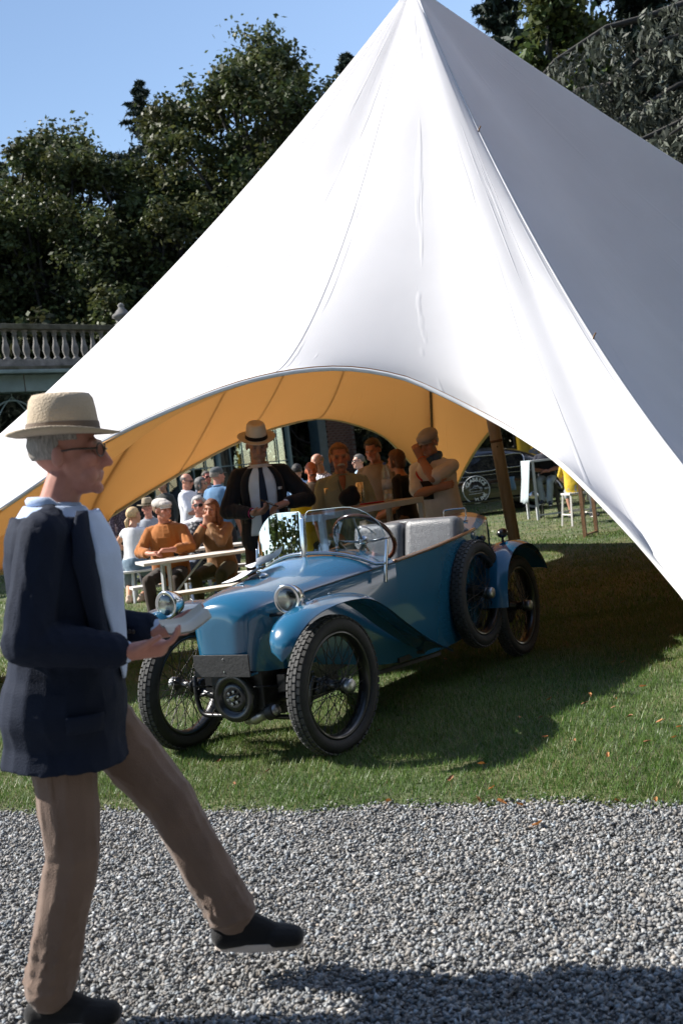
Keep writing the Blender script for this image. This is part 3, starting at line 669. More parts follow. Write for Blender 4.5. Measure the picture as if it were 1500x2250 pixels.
# tail deck
G = []
for r_ in catmull([Vector((a_, w_, ze)) for a_, w_, ze, zb in SIDE], 5):
    if r_.x < 2.1: continue
    G.append([Vector((r_.y*x, r_.x, r_.z + .055*(1 - abs(x)**2.4)*(1 if r_.x > 2.14 else .4))) for x in [1 - k/8 for k in range(17)]])
cpart(MB().grid(G, flip=False), 'tail_deck', 'blue_paint')
mb = MB(); e = G[-1]; mb.grid([e, [Vector((p.x*.98, p.y + .03, p.z*.75 + .13)) for p in e], [Vector((p.x*.92, p.y + .02, .46)) for p in e]]); cpart(mb, 'tail_panel', 'blue_paint')
cpart(MB().bar((.02, 2.40, 1.036), (.25, 2.44, 1.015), .012, .006), 'hatch_line', 'black_matt')
hd = catmull([(-.02, 2.62, 1.03), (-.02, 2.62, 1.085), (.0, 2.63, 1.098), (.10, 2.68, 1.098), (.125, 2.69, 1.09), (.125, 2.69, 1.03)], 5); cpart(MB().tube(hd, .006, 8), 'grab_handle', 'nickel')
# floor, firewall, dash
cpart(MB().box((0, 1.55, .30), (.78, 1.25, .03)), 'floor', 'black_matt', smooth=False)
cpart(MB().box((0, .97, .72), (.80, .02, .34)), 'dashboard', 'wood_dark', smooth=False)
# seats
def cushion(c, d, r_=.05, M=None):
    m_ = MB().box((0, 0, 0), d); me = m_.mesh('cushion'); bm = bmesh.new(); bm.from_mesh(me); bmesh.ops.bevel(bm, geom=bm.edges[:], offset=r_, segments=5, affect='EDGES', profile=.6); bm.to_mesh(me); bm.free()
    me.transform((M or Matrix.Identity(4))); me.transform(Matrix.Translation(c)); return me
obj('seat_back', cushion((.205, 1.93, .84), (.42, .14, .50), .065, Matrix.Rotation(R(-14), 4, 'X')), 'leather_grey', car, True)
obj('seat_back', cushion((-.215, 1.93, .84), (.40, .14, .48), .065, Matrix.Rotation(R(-14), 4, 'X')), 'leather_grey', car, True)
obj('seat_cushion', cushion((0, 1.60, .46), (.80, .55, .16), .06), 'leather_grey', car, True)
cpart(MB().tube(catmull([(-.40, 2.06, .93), (-.25, 2.08, 1.03), (0, 2.09, 1.05), (.25, 2.08, 1.03), (.40, 2.06, .95)], 5), .035, 10), 'cockpit_roll', 'leather_grey')
# steering wheel
sw = empty('steering_wheel', (.20, 1.00, 1.045), 0, parent=car); sw.rotation_euler = (R(-52), 0, 0)
ring = [(.195*math.cos(a), .195*math.sin(a), 0) for a in [2*math.pi*k/48 for k in range(48)]]
MB().tube(ring, .014, 10, closed=True).build('rim', 'wood_dark', sw, True)
m_ = MB()
for a in (0, 90, 180, 270): m_.tube([(0, 0, -.03), (.1*math.cos(R(a)), .1*math.sin(R(a)), -.015), (.192*math.cos(R(a)), .192*math.sin(R(a)), 0)], [.009, .007, .006], 8)
m_.build('spoke', 'dull_alloy', sw, True)
MB().lathe([(0, .012), (.02, .010), (.028, 0), (.028, -.03), (.014, -.05)], 20).build('boss', 'nickel', sw, True)
cpart(MB().tube([(.20, .98, 1.01), (.20, .85, .90), (.2, .6, .70)], .016, 10), 'steering_column', 'black_paint')
cpart(MB().tube(catmull([(.17, .98, 1.03), (.20, .95, 1.11), (.24, .96, 1.12), (.28, 1.0, 1.07)], 5), .005, 6), 'control_lever', 'nickel')
# ---- windscreen
def scuttle_z(x):
    t = min(abs(x)/.40, 1); return 1.0 - .10*t**2.2
for sg in (1, -1):
    c0, c1 = Vector((sg*.012, .616, 0)), Vector((sg*.455, .765, 0))
    def top(s_): return 1.262 if s_ < .45 else 1.262 - .15*((s_ - .45)/.55)**2.4
    S = [0, .02, .05, .1, .2, .3, .4, .5, .6, .7, .8, .88, .94, .98, 1.]
    bl = []; tl = []
    for s_ in S:
        p = c0.lerp(c1, s_); z0 = scuttle_z(p.x) + .016; z1 = top(s_) - (.03*(1 - s_/.05)**2 if s_ < .05 else 0) - (.045*((s_ - .94)/.06)**2 if s_ > .94 else 0)
        k_ = .10*(1) ; bl.append(Vector((p.x, p.y, z0))); tl.append(Vector((p.x, p.y + .035, z1)))
    mb = MB(); n_ = Vector((-(c1 - c0).y, (c1 - c0).x, 0)).normalized()*.003
    F1 = [[b_ + n_ for b_ in bl], [t_ + n_ for t_ in tl]]; F2 = [[b_ - n_ for b_ in bl], [t_ - n_ for t_ in tl]]
    mb.grid(F1); mb.grid(F2, flip=True); mb.grid([F1[1], F2[1]]); mb.grid([F2[0], F1[0]]); mb.grid([[F1[0][-1], F2[0][-1]], [F1[1][-1], F2[1][-1]]])
    wsn = cpart(mb, 'windscreen_pane', 'screen_glass', smooth=False)
    cpart(MB().tube([b_ + Vector((0, 0, -.004)) for b_ in bl], .011, 8), 'screen_channel', 'nickel', wsn)
    cpart(MB().tube(tl, .0022, 5), 'glass_edge', mat('glass_edge', (.55, .68, .66), .2, var=0), wsn)
    cpart(MB().bar(tl[-1] + Vector((sg*.010, 0, -.02)), Vector((sg*.452, .745, .80)), .016, .022, (0, 1, 0)), 'screen_post', 'nickel', wsn, bevel=.004)
cpart(MB().bar((0, .612, .985), (0, .64, 1.225), .03, .02, (0, 1, 0)), 'screen_pillar', 'nickel', bevel=.005)
# radiator cap, bonnet catches
cpart(MB().lathe([(.028, 0), (.03, .006), (.03, .014), (.02, .02), (.012, .024), (0, .025)], 18, Matrix.Translation((0, .17, .933))), 'filler_cap', 'nickel')
for y_ in (-.02, .02): cpart(MB().lathe([(.006, 0), (.005, .004), (0, .006)], 8, Matrix.Translation((-.05, y_, .913))), 'rivet', 'nickel')
cpart(MB().tube([(-.09, .0, .915), (-.02, .0, .925), (-.015, 0, .93)], .005, 6), 'bonnet_catch', 'nickel')
# blank number plate
npl = cpart(MB().box((.012, -.315, .532), (.36, .008, .118)), 'number_plate', 'black_matt', smooth=False, bevel=.003)
for z_ in (.500, .568): cpart(MB().lathe([(.004, 0), (.003, .003), (0, .004)], 8, Matrix.Translation((.03, -.319, z_)) @ Matrix.Rotation(R(90), 4, 'X')), 'bolt', 'nickel', npl)
cpart(MB().box((.03, -.262, .478), (.30, .07, .012)), 'apron_lip', 'blue_paint', smooth=False, bevel=.003)
# ---- flywheel, engine, chassis
RX = Matrix.Rotation(R(90), 4, 'X')
fw = empty('flywheel', (.005, -.235, .345), 0, parent=car)
MB().lathe([(.0, .0), (.05, .0), (.075, .004), (.08, -.012), (.084, -.016), (.086, .010), (.126, .010), (.130, .004), (.130, -.05), (0, -.05)], 48, RX).build('disc', 'black_paint', fw, True)
m_ = MB()
for k in range(84):
    a = 2*math.pi*k/84; m_.box((0, 0, 0), (.007, .03, .005), M=Matrix.Rotation(-a, 4, 'Y') @ Matrix.Translation((.131, .02, 0)))
m_.build('ring_gear', 'black_matt', fw)
for k in range(6):
    a = 2*math.pi*k/6 + .3; MB().lathe([(.009, 0), (.009, .008), (0, .009)], 6, Matrix.Translation((.033*math.cos(a), -.002, .033*math.sin(a))) @ RX).build('bolt', 'dull_alloy', fw)
MB().lathe([(.016, 0), (.016, .02), (.008, .024), (0, .024)], 14, RX).build('crank_nose', 'dull_alloy', fw, True)
MB().tube([(-.035, -.01, 0), (0, -.022, .004), (.03, -.012, .02)], .006, 6).build('starting_dog', 'dull_alloy', fw, True)
m_ = MB(); m_.box((0, .12, .37), (.34, .62, .22)); m_.box((0, .35, .27), (.24, .6, .16))
for k in range(7): m_.box((.175, .0 + k*.025, .36), (.03, .008, .14))
eng = cpart(m_, 'crankcase', 'engine_dark', smooth=False, bevel=.012)
cpart(MB().lathe([(.10, 0), (.105, .02), (.105, .06), (.07, .08)], 24, Matrix.Translation((.12, .02, .36)) @ RX), 'gear_casing', 'engine_dark')
sm = empty('starter_motor', (.03, -.18, .205), 0, parent=car); Ms = Matrix.Rotation(R(72), 4, 'Y')
MB().lathe([(0, 0), (.018, .002), (.022, .012), (.03, .05), (.034, .055), (.034, .075), (.029, .08), (.029, .15), (.037, .155), (.037, .175), (.030, .18), (.030, .22), (0, .22)], 20, Ms).build('casing', 'dull_alloy', sm, True)
MB().tube([(.10, 0, .07), (.14, .0, .075), (.15, .0, .09)], .010, 8).build('cable_clip', 'black_matt', sm, True)
MB().lathe([(.040, .155), (.042, .16), (.042, .2), (.04, .205)], 20, Ms).build('band', 'engine_dark', sm, True)
for sg in (1, -1):
    cpart(MB().bar((sg*.24, -.12, .40), (sg*.30, 2.85, .42), .05, .09), 'chassis_rail', 'black_paint', smooth=False)
    cpart(MB().bar((sg*.25, .8, .24), (sg*.40, 1.45, .24), .02, .02), 'running_bracket', 'black_matt', smooth=False)
m_ = MB(); m_.tube(catmull([(-.47, 0, .355), (-.36, -.03, .33), (-.2, -.05, .31), (.2, -.05, .31), (.36, -.03, .33), (.47, 0, .355)], 5), .024, 10); cpart(m_, 'front_axle', 'black_paint')
for sg in (1, -1):
    m_ = MB(); m_.tube(catmull([(sg*.40, -.04, .42), (sg*.385, -.06, .36), (sg*.37, -.07, .27), (sg*.33, -.08, .215), (sg*.22, -.09, .21), (sg*.05, -.09, .215)], 5), .014, 8); m_.tube([(sg*.38, -.06, .31), (sg*.28, -.05, .33)], .012, 8); m_.tube([(sg*.40, -.04, .44), (sg*.30, -.06, .425), (sg*.2, -.02, .44)], .009, 8)
    cpart(m_, 'suspension_arm', 'black_paint')
    cpart(MB().lathe([(.03, -.03), (.042, -.025), (.042, .03), (.03, .035)], 16, Matrix.Translation((sg*.40, 0, .36)) @ Matrix.Rotation(R(90), 4, 'Y')), 'steering_knuckle', 'black_paint')
    m_ = MB()
    for k in range(4): m_.tube(catmull([(sg*.20, -.30 + .06*k, .42 - .012*k), (sg*.20, .05, .36 - .012*k), (sg*.20, .42 - .06*k, .43 - .012*k)], 4), .012, 6, flat=.35)
    cpart(m_, 'leaf_spring', 'black_matt')
cpart(MB().tube([(-.5, 2.585, .365), (.5, 2.585, .365)], .035, 12), 'rear_axle', 'black_paint')
cpart(MB().lathe([(.05, -.09), (.12, -.04), (.13, 0), (.12, .04), (.05, .09)], 20, Matrix.Translation((0, 2.585, .365)) @ Matrix.Rotation(R(90), 4, 'Y')), 'differential', 'black_matt')
# ---- wheels (axis = local X, outside +X)
RY = Matrix.Rotation(R(90), 4, 'Y')
tyre_prof = []
for k in range(25):
    a = math.pi*(1.30 - 2.60*k/24); tyre_prof.append((.318 + .047*math.cos(a)*(1.0 if math.cos(a) < .6 else .985), .050*math.sin(a)))
ME = {}
def keep(mb_, name, m):
    me = mb_.mesh(name); me.materials.append(MATS[m]); me.polygons.foreach_set('use_smooth', np.ones(len(me.polygons), bool)); ME[name] = me; return me
keep(MB().lathe([(r_, z) for r_, z in tyre_prof], 64, RY, cap=False), 'tyre', 'rubber')
m_ = MB()
for row, (yy, rad, ww) in enumerate(((-.033, .358, .017), (-.0115, .3645, .018), (.0115, .3645, .018), (.033, .358, .017))):
    for k in range(58):
        a = 2*math.pi*(k + .5*(row % 2))/58
        m_.box((0, 0, 0), (ww, .030, .009), M=Matrix.Rotation(a, 4, 'X') @ Matrix.Translation((yy, 0, rad)) @ Matrix.Rotation(R(22)*(1 if yy > 0 else -1)*(abs(yy) > .02), 4, 'Y'))
me = m_.mesh('tread'); me.materials.append(MATS['rubber_worn']); ME['tread'] = me
keep(MB().lathe([(.272, -.036), (.284, -.036), (.284, -.030), (.270, -.026), (.262, 0), (.270, .026), (.284, .030), (.284, .036), (.272, .036), (.262, .028), (.254, 0), (.262, -.028), (.272, -.036)], 64, RY, cap=False), 'rim', 'black_paint')
m_ = MB()
for k in range(48):
    a = 2*math.pi*k/48; side = 1 if k % 2 else -1; off = (.32 if (k//2) % 2 else -.32)
    h_ = (side*.052 + .012, .036*math.cos(a + off*3.2), .036*math.sin(a + off*3.2)); r_ = (side*.006, .264*math.cos(a), .264*math.sin(a))
    m_.tube([h_, r_], .0023, 5, cap=False)
keep(m_, 'spokes', 'spoke_metal')
keep(MB().lathe([(.02, -.07), (.045, -.065), (.045, -.05), (.028, -.04), (.028, .05), (.042, .055), (.042, .07), (.03, .075)], 24, RY), 'hub', 'black_paint')
keep(MB().lathe([(.030, .072), (.038, .075), (.038, .105), (.034, .112), (.018, .116), (0, .117)], 24, RY), 'hub_cap', 'dull_alloy')
keep(MB().lathe([(.03, -.10), (.115, -.095), (.12, -.085), (.12, -.055), (.03, -.05)], 32, RY), 'brake_drum', 'engine_dark')
def wheel(x, y, z, yaw=0., drum=True, spin=0.):
    w_ = empty('wheel', (x, y, z), 0, parent=car); w_.rotation_mode = 'ZYX'; w_.rotation_euler = (spin, 0, yaw)
    for n_ in ('tyre', 'rim', 'spokes', 'hub', 'hub_cap') + (('brake_drum',) if drum else ()):
        o = bpy.data.objects.new(n_, ME[n_]); C.objects.link(o); o.parent = w_
    o = bpy.data.objects.new('tread', ME['tread']); C.objects.link(o); o.parent = w_
    return w_
T2 = .495
wheel(T2, 0, .362, R(-5), False, .3); wheel(-T2, 0, .362, math.pi - R(5), False, 1.1)
wheel(T2, 2.585, .362, 0, True, .8); wheel(-T2, 2.585, .362, math.pi, True, .1)
sp = wheel(.475, 1.98, .545, 0, False, .5); sp['label'] = 'spare wheel strapped to the body side'
cpart(MB().box((.43, 1.98, .545), (.06, .10, .10)), 'spare_carrier', 'black_matt', smooth=False)
# ---- wings
def wing(path, b0, b1, name, crown=.035, tipround=True, parent=None):
    pts = resample(catmull([Vector((0, a_, z)) for a_, z in path], 8), 40); G = []; n = 11; bm_, hw = (b0 + b1)/2, (b1 - b0)/2
    for i, p in enumerate(pts):
        t = (pts[min(i + 1, 39)] - pts[max(i - 1, 0)]).normalized(); nr = Vector((0, -t.z, t.y)); s_ = i/39
        if nr.z < 0 and i > 5: nr = -nr
        k_ = 1.0
        if tipround and s_ < .16: k_ = max(.05, math.sqrt(max(0, 1 - (1 - s_/.16)**2)))
        row = []
        for j in range(n):
            x = -1 + 2*j/(n - 1); row.append(Vector((bm_ + hw*k_*x, 0, 0)) + p + nr*(crown*(1 - abs(x)**2.5)*k_))
        G.append(row)
    m2 = MB(); m2.grid(G); m2.grid([[q - Vector((0, 0, .004)) for q in r_] for r_ in G], flip=True)
    o = cpart(m2, name, 'blue_paint', parent); return o, pts
for sg in (1, -1):
    f_, pts = wing([(-.46, .585), (-.465, .62), (-.44, .68), (-.38, .735), (-.27, .775), (-.10, .795), (.10, .795), (.28, .77), (.45, .70), (.68, .565), (.95, .42), (1.25, .285)], sg*.50 - .105, sg*.50 + .105, 'front_wing')
    for y_, z_ in ((-.10, .835), (.10, .835)): cpart(MB().lathe([(.007, 0), (.006, .004), (0, .006)], 8, Matrix.Translation((sg*.46, y_, z_ - .004))), 'bolt', 'nickel', f_)
    cpart(MB().tube([(sg*.24, -.02, .42), (sg*.42, -.02, .78)], .012, 8), 'wing_stay', 'black_matt', f_)
    cpart(MB().tube([(sg*.25, .95, .34), (sg*.42, 1.2, .30)], .012, 8), 'wing_stay', 'black_matt', f_)
    r_, pts = wing([(2.15, .42), (2.17, .56), (2.23, .70), (2.35, .785), (2.50, .815), (2.68, .80), (2.82, .74), (2.93, .645), (2.97, .58)], sg*.50 - .11, sg*.50 + .115, 'rear_wing', .03, False)
    cpart(MB().bar((sg*.30, 2.5, .60), (sg*.44, 2.5, .80), .02, .03), 'wing_stay', 'black_matt', r_, False)
lt = empty('tail_lamp', (.47, 2.52, .842), 0, parent=car)
MB().tube([(0, 0, -.01), (0, 0, .035)], [.012, .008], 10).build('stem', 'black_paint', lt, True)
MB().lathe([(0, -.05), (.018, -.045), (.032, -.02), (.036, .01), (.034, .03), (.026, .034), (0, .036)], 18, Matrix.Translation((0, 0, .06)) @ Matrix.Rotation(R(-90), 4, 'X')).build('shell', 'black_paint', lt, True)
MB().lathe([(.026, .035), (.02, .042), (0, .045)], 16, Matrix.Translation((0, 0, .06)) @ Matrix.Rotation(R(-90), 4, 'X')).build('lens', mat('red_lens', (.25, .01, .01), .15, coat=.5), lt, True)
cpart(MB().lathe([(0, -.03), (.02, -.02), (.024, .0), (.02, .02), (0, .025)], 14, Matrix.Translation((.40, 2.32, .89)) @ RX), 'side_lamp', 'black_paint')
# ---- headlamps
for sg in (1, -1):
    h = empty('headlamp', (sg*.40, -.20, .852), 0, parent=car); h.rotation_euler = (0, 0, R(4*sg))
    A_ = Matrix.Rotation(R(90), 4, 'X')
    MB().lathe([(.0, -.11), (.03, -.105), (.055, -.08), (.072, -.03), (.076, 0), (.076, .006)], 32, A_).build('bucket', 'nickel', h, True)
    MB().lathe([(.066, .014), (.072, .018), (.079, .012), (.080, 0), (.077, -.004)], 32, A_).build('bezel', 'nickel', h, True)
    MB().lathe([(.068, .010), (.05, .018), (.025, .022), (0, .023)], 32, A_).build('lens', 'lamp_lens', h, True)
    MB().lathe([(.06, .004), (.03, -.03), (0, -.04)], 24, A_).build('reflector', 'nickel', h, True)
    MB().tube([(0, .04, -.05), (-sg*.05, .06, -.08), (-sg*.17, .08, -.09)], .011, 8).build('bracket', 'black_paint', h, True)
# papers lying on the bonnet
def paper(c, rz, name, label, sx=.21, sy=.297, curl=.03):
    G = [[Vector((sx*(i/8 - .5), sy*(j/10 - .5), curl*((i/8 - .5)**2*2.2 + max(0, j/10 - .6)*.8))) for j in range(11)] for i in range(9)]
    m2 = MB(); m2.grid(G); m2.grid([[q - Vector((0, 0, .0012)) for q in r_] for r_ in G], flip=True)
    o = m2.build(name, 'white_paper', None, True, loc=c, rot=(0, 0, rz)); return tag(o, label, 'paper', 'papers lying on the blue bonnet')
M_ = Matrix.Translation((-.562, 5.988, 0)) @ Matrix.Rotation(CARZ, 4, 'Z')
o = paper(M_ @ Vector((-.14, .23, .948)), CARZ + .2, 'paper_sheet', 'white sheet of paper flat on the bonnet beside the filler cap'); o.rotation_euler = (R(4), R(-16), CARZ + .15)
o = paper(M_ @ Vector((-.20, .50, .985)), CARZ - .3, 'paper_sheet', 'white sheet of paper tucked against the windscreen', .15, .2, .06); o.rotation_euler = (R(8), R(-17), CARZ - .4)
# ================================================================== people: builder
def unit(v): v = Vector(v); return v.normalized() if v.length > 1e-9 else Vector((0, 0, 1))
class Blob:
    """collects closed shells; later fused into one continuous skin"""
    def __init__(s): s.V = []; s.F = []; s.n = 0
    def shell(s, V, F_): s.V.append(np.asarray(V, float)); s.F += [[i + s.n for i in f] for f in F_]; s.n += len(V)
    def loft(s, rings):
        m = len(rings[0]); V = np.concatenate([np.asarray(r, float) for r in rings]); F_ = []
        for i in range(len(rings) - 1):
            for k in range(m): F_.append((i*m + k, i*m + (k + 1) % m, (i + 1)*m + (k + 1) % m, (i + 1)*m + k))
        F_.append(tuple(reversed(range(m)))); F_.append(tuple(range((len(rings) - 1)*m, len(rings)*m))); s.shell(V, F_)
    def cap(s, a, b, ra, rb, n=12, sx=1.0, side=None):
        a, b = Vector(a), Vector(b); t = unit(b - a); x = Vector(side) if side is not None else t.orthogonal(); x = unit(x - t*x.dot(t)); y = t.cross(x); rings = []
        L_ = (b - a).length
        def ring(c, r): return [tuple(c + (x*math.cos(q)*sx + y*math.sin(q))*r) for q in [2*math.pi*k/n for k in range(n)]]
        for k in (85, 60, 35, 12): rings.append(ring(a - t*ra*math.sin(R(k)), ra*math.cos(R(k))))
        m = max(1, int(L_/.05))
        for k in range(m + 1): rings.append(ring(a.lerp(b, k/m), ra + (rb - ra)*k/m))
        for k in (12, 35, 60, 85): rings.append(ring(b + t*rb*math.sin(R(k)), rb*math.cos(R(k))))
        s.loft(rings)
    def ell(s, c, r, M=None, n=14):
        V = []; rings = []
        for i in range(1, 10):
            th = math.pi*i/10; rings.append([tuple((M @ Vector((r[0]*math.sin(th)*math.cos(q), r[1]*math.sin(th)*math.sin(q), -r[2]*math.cos(th))) if M else Vector((r[0]*math.sin(th)*math.cos(q), r[1]*math.sin(th)*math.sin(q), -r[2]*math.cos(th)))) + Vector(c)) for q in [2*math.pi*k/n for k in range(n)]])
        s.loft(rings)
    def temp(s, name, voxel, smooth=3, deci=1.0):
        me = bpy.data.meshes.new(name); me.from_pydata([tuple(v) for v in np.concatenate(s.V)], [], s.F)
        o = bpy.data.objects.new(name, me); C.objects.link(o)
        m = o.modifiers.new('r', 'REMESH'); m.mode = 'VOXEL'; m.voxel_size = voxel
        if smooth: m = o.modifiers.new('s', 'SMOOTH'); m.iterations = smooth; m.factor = .5
        if deci < 1: m = o.modifiers.new('d', 'DECIMATE'); m.ratio = deci
        return o
JOBS = []          # (temp object, final name, material, parent, callback)
def flush_people():
    bpy.context.view_layer.update(); dg = bpy.context.evaluated_depsgraph_get()
    for t, name, m, parent, cb in JOBS:
        me = bpy.data.meshes.new_from_object(t.evaluated_get(dg)); me.name = name
        old = t.data; bpy.data.objects.remove(t); bpy.data.meshes.remove(old)
        n = len(me.vertices); V = np.empty(n*3, np.float32); me.vertices.foreach_get('co', V); V = V.reshape(-1, 3)
        N_ = np.empty(n*3, np.float32); me.vertices.foreach_get('normal', N_); N_ = N_.reshape(-1, 3)
        if cb:
            V2, col = cb(V, N_)
            me.vertices.foreach_set('co', np.asarray(V2, np.float32).ravel())
            if col is not None:
                a = me.color_attributes.new('Col', 'FLOAT_COLOR', 'POINT'); a.data.foreach_set('color', np.c_[col, np.ones(n)].astype(np.float32).ravel())
        me.materials.clear(); obj(name, me, m, parent, True)
    JOBS.clear()
def ik(a, c, l1, l2, pole):
    a, c = Vector(a), Vector(c); d = c - a; L_ = d.length
    if L_ > (l1 + l2)*.995: c = a + d*((l1 + l2)*.995/L_); d = c - a; L_ = d.length
    x = (l1*l1 - l2*l2 + L_*L_)/(2*L_); h = math.sqrt(max(l1*l1 - x*x, 0)); u = unit(d); p = Vector(pole); p = unit(p - u*p.dot(u))
    return a + u*x + p*h, c
mat('skin', (1, 1, 1), .5, attr='Col', var=.06, vscale=60, spec=.35)
CL = {}
def cloth(col, rough=.85, kind='plain', bump=.25, bscale=220, sheen=.15):
    key = f'cloth_{kind}_' + '_'.join(f'{int(c*1000)}' for c in col)
    if key in MATS: return MATS[key]
    return mat(key, col, rough, var=.10, vscale=9, bump=bump, bscale=bscale, sheen=sheen, spec=.2)
def pattern_cloth(name, c1, c2, kind='blotch', scale=30.):
    if name in MATS: return MATS[name]
    m = bpy.data.materials.new(name); m.use_nodes = True; MATS[name] = m; t = m.node_tree; N = t.nodes; L = t.links; b = N['Principled BSDF']; b.inputs['Roughness'].default_value = .85
    tc = N.new('ShaderNodeTexCoord'); mx = N.new('ShaderNodeMix'); mx.data_type = 'RGBA'; mx.inputs[6].default_value = (*c1, 1); mx.inputs[7].default_value = (*c2, 1)
    if kind == 'blotch':
        n = N.new('ShaderNodeTexVoronoi'); n.inputs['Scale'].default_value = scale; src = n.outputs['Distance']; L.new(tc.outputs['Object'], n.inputs['Vector'])
        r = N.new('ShaderNodeMath'); r.operation = 'LESS_THAN'; r.inputs[1].default_value = .42; L.new(src, r.inputs[0]); L.new(r.outputs[0], mx.inputs[0])
    else:
        n = N.new('ShaderNodeTexWave'); n.inputs['Scale'].default_value = scale; n.bands_direction = 'X'; L.new(tc.outputs['Object'], n.inputs['Vector'])
        r = N.new('ShaderNodeMath'); r.operation = 'GREATER_THAN'; r.inputs[1].default_value = .6; L.new(n.outputs['Color'], r.inputs[0]); L.new(r.outputs[0], mx.inputs[0])
    L.new(mx.outputs[2], b.inputs['Base Color']); return m
HAIRM = {}
def hair_mat(col):
    k = 'hair_' + '_'.join(f'{int(c*1000)}' for c in col)
    return MATS.get(k) or mat(k, col, .55, var=.45, vscale=60, bump=.8, bscale=60, spec=.4, stretch=(3, 3, .5))
class Person:
    def __init__(s, label, loc, rz, h=1.75, lod=1, build=1.0, belly=0., skin=(.42, .22, .15), hair=(.05, .03, .02), group=None, pose=None, name='person', brow=None, red=.25):
        s.root = empty(name, loc, rz, label, 'person', group); s.k = h/1.75; s.lod = lod; s.bw = build; s.belly = belly; s.skin = skin; s.hair = hair; s.red = red
        s.brow = brow or tuple(c*.8 for c in hair)
        P = dict(pelvis=(0, 0, .93), lean=(0, 0), twist=0, head=(0, 0, 0), LS=None)
        P.update(pose or {}); s.P = P; k = s.k
        S = lambda v: Vector(v)*k
        s.pel = S(P['pelvis']); ln, sd_ = P['lean']
        s.T = Matrix.Rotation(R(P['twist']), 3, 'Z') @ Matrix.Rotation(R(ln), 3, 'X') @ Matrix.Rotation(R(sd_), 3, 'Y')   # positive lean bows toward -Y (forward)
        s.tw = lambda v: s.pel + s.T @ (Vector(v)*k)
        s.headC = s.tw((0, -.014 + P.get('hy', 0), .683 + P.get('neck', 0))); hy, hp_, hr = P['head']
        s.H = Matrix.Rotation(R(P['twist'] + hy), 3, 'Z') @ Matrix.Rotation(R(hp_), 3, 'X') @ Matrix.Rotation(R(hr), 3, 'Y')
        s.hk = k*P.get('hs', 1.0)
        s.hw = lambda v: s.headC + s.H @ (Vector(v)*s.hk)
        s.j = {}
        for sg, n in ((1, 'L'), (-1, 'R')):
            sh = s.tw((sg*.168*build, 0, .452)); wr = S(P.get(n + 'H', (sg*.26, -.05, .86)))
            if P.get(n + 'Ht'): wr = s.tw(P[n + 'Ht'])
            el, wr = ik(sh, wr, .285*k, .262*k, Vector(P.get(n + 'E', (sg*.6, 1, -.4))))
            hd = unit(P.get(n + 'Hd', wr - el)); hn = unit(P.get(n + 'Hn', (-sg, 0, 0)))
            hp = s.pel + s.T @ Vector((sg*.092*k, 0, -.02*k)) if P.get('hipT') else s.pel + Matrix.Rotation(R(P['twist']), 3, 'Z') @ Vector((sg*.092*k, 0, -.02*k))
            an = S(P.get(n + 'F', (sg*.12, 0, .085)))
            kn, an = ik(hp, an, .43*k, .415*k, Vector(P.get(n + 'K', (sg*.15, -1, 0))))
            s.j[n] = dict(sh=sh, el=el, wr=wr, hd=hd, hn=hn, hp=hp, kn=kn, an=an, fd=Matrix.Rotation(R(P['twist']), 3, 'Z') @ Vector((math.sin(R(P.get(n + 'Fy', sg*12))), -math.cos(R(P.get(n + 'Fy', sg*12))), 0)), fp=P.get(n + 'Fp', 0))
    TS = [(-.13, .125, .10, 0), (-.06, .160, .122, .004), (.02, .165, .124, .004), (.12, .150, .112, 0), (.22, .150, .113, -.002), (.32, .163, .122, -.004), (.40, .168, .120, 0), (.46, .150, .104, .008), (.505, .112, .085, .012), (.535, .075, .068, .012)]
    def tsec(s, z, inf=0.):
        Z = [q[0] for q in s.TS]; f = lambda i: float(np.interp(z, Z, [q[i] for q in s.TS]))
        b = s.belly*math.exp(-((z - .13)/.14)**2)
        return f(1)*s.bw + b*.5 + inf, f(2)*(.5 + .5*s.bw) + b*.5 + inf, f(3) - b*.5
    def tpt(s, z, phi, inf=0.):       # phi 0 = front
        w_, d_, y = s.tsec(z, inf); e = .9
        cx, cy = math.sin(phi), -math.cos(phi)
        return s.tw((w_*math.copysign(abs(cx)**e, cx), y + d_*math.copysign(abs(cy)**e, cy), z))
    def torso(s, B, z0, z1, inf, flare=0., step=.03):
        zs = list(np.linspace(z0, z1, max(3, int((z1 - z0)/step)))); rings = []
        for z in zs:
            fl = flare*max(0, (.05 - z))/.25
            rings.append([tuple(s.tpt(z, 2*math.pi*k/20, inf + fl)) for k in range(20)])
        B.loft(rings)
    def voxel(s): return {2: .0055, 1: .0075, 0: .011}[s.lod]
    # ---------------- body
    def body(s, stub=None):
        B = Blob(); k = s.k
        s.torso(B, -.13, .535, -.012)
        B.cap(s.tw((0, .012, .50)), s.hw((0, .015, -.07)), .058*k, .053*k)
        H_ = lambda c, r: B.ell(s.hw(c), [q*s.hk for q in r], s.H)
        H_((0, .015, .032), (.075, .094, .088)); H_((0, -.03, -.015), (.063, .064, .088)); H_((0, -.034, -.072), (.050, .052, .042)); H_((0, -.076, -.098), (.022, .018, .017))
        for sg in (1, -1):
            H_((sg*.040, -.062, -.012), (.026, .026, .026)); H_((sg*.079, .012, -.006), (.010, .020, .032)); H_((sg*.034, -.060, -.06), (.024, .028, .03))
        hc = lambda a, b, ra, rb: B.cap(s.hw(a), s.hw(b), ra*s.hk, rb*s.hk, 8)
        hc((-.038, -.080, .030), (.038, -.080, .030), .013, .013); hc((0, -.088, .022), (0, -.112, -.026), .009, .0135); hc((-.011, -.098, -.030), (.011, -.098, -.030), .010, .010)
        hc((-.019, -.086, -.054), (.019, -.086, -.054), .0085, .0085); hc((-.015, -.084, -.066), (.015, -.084, -.066), .009, .009)
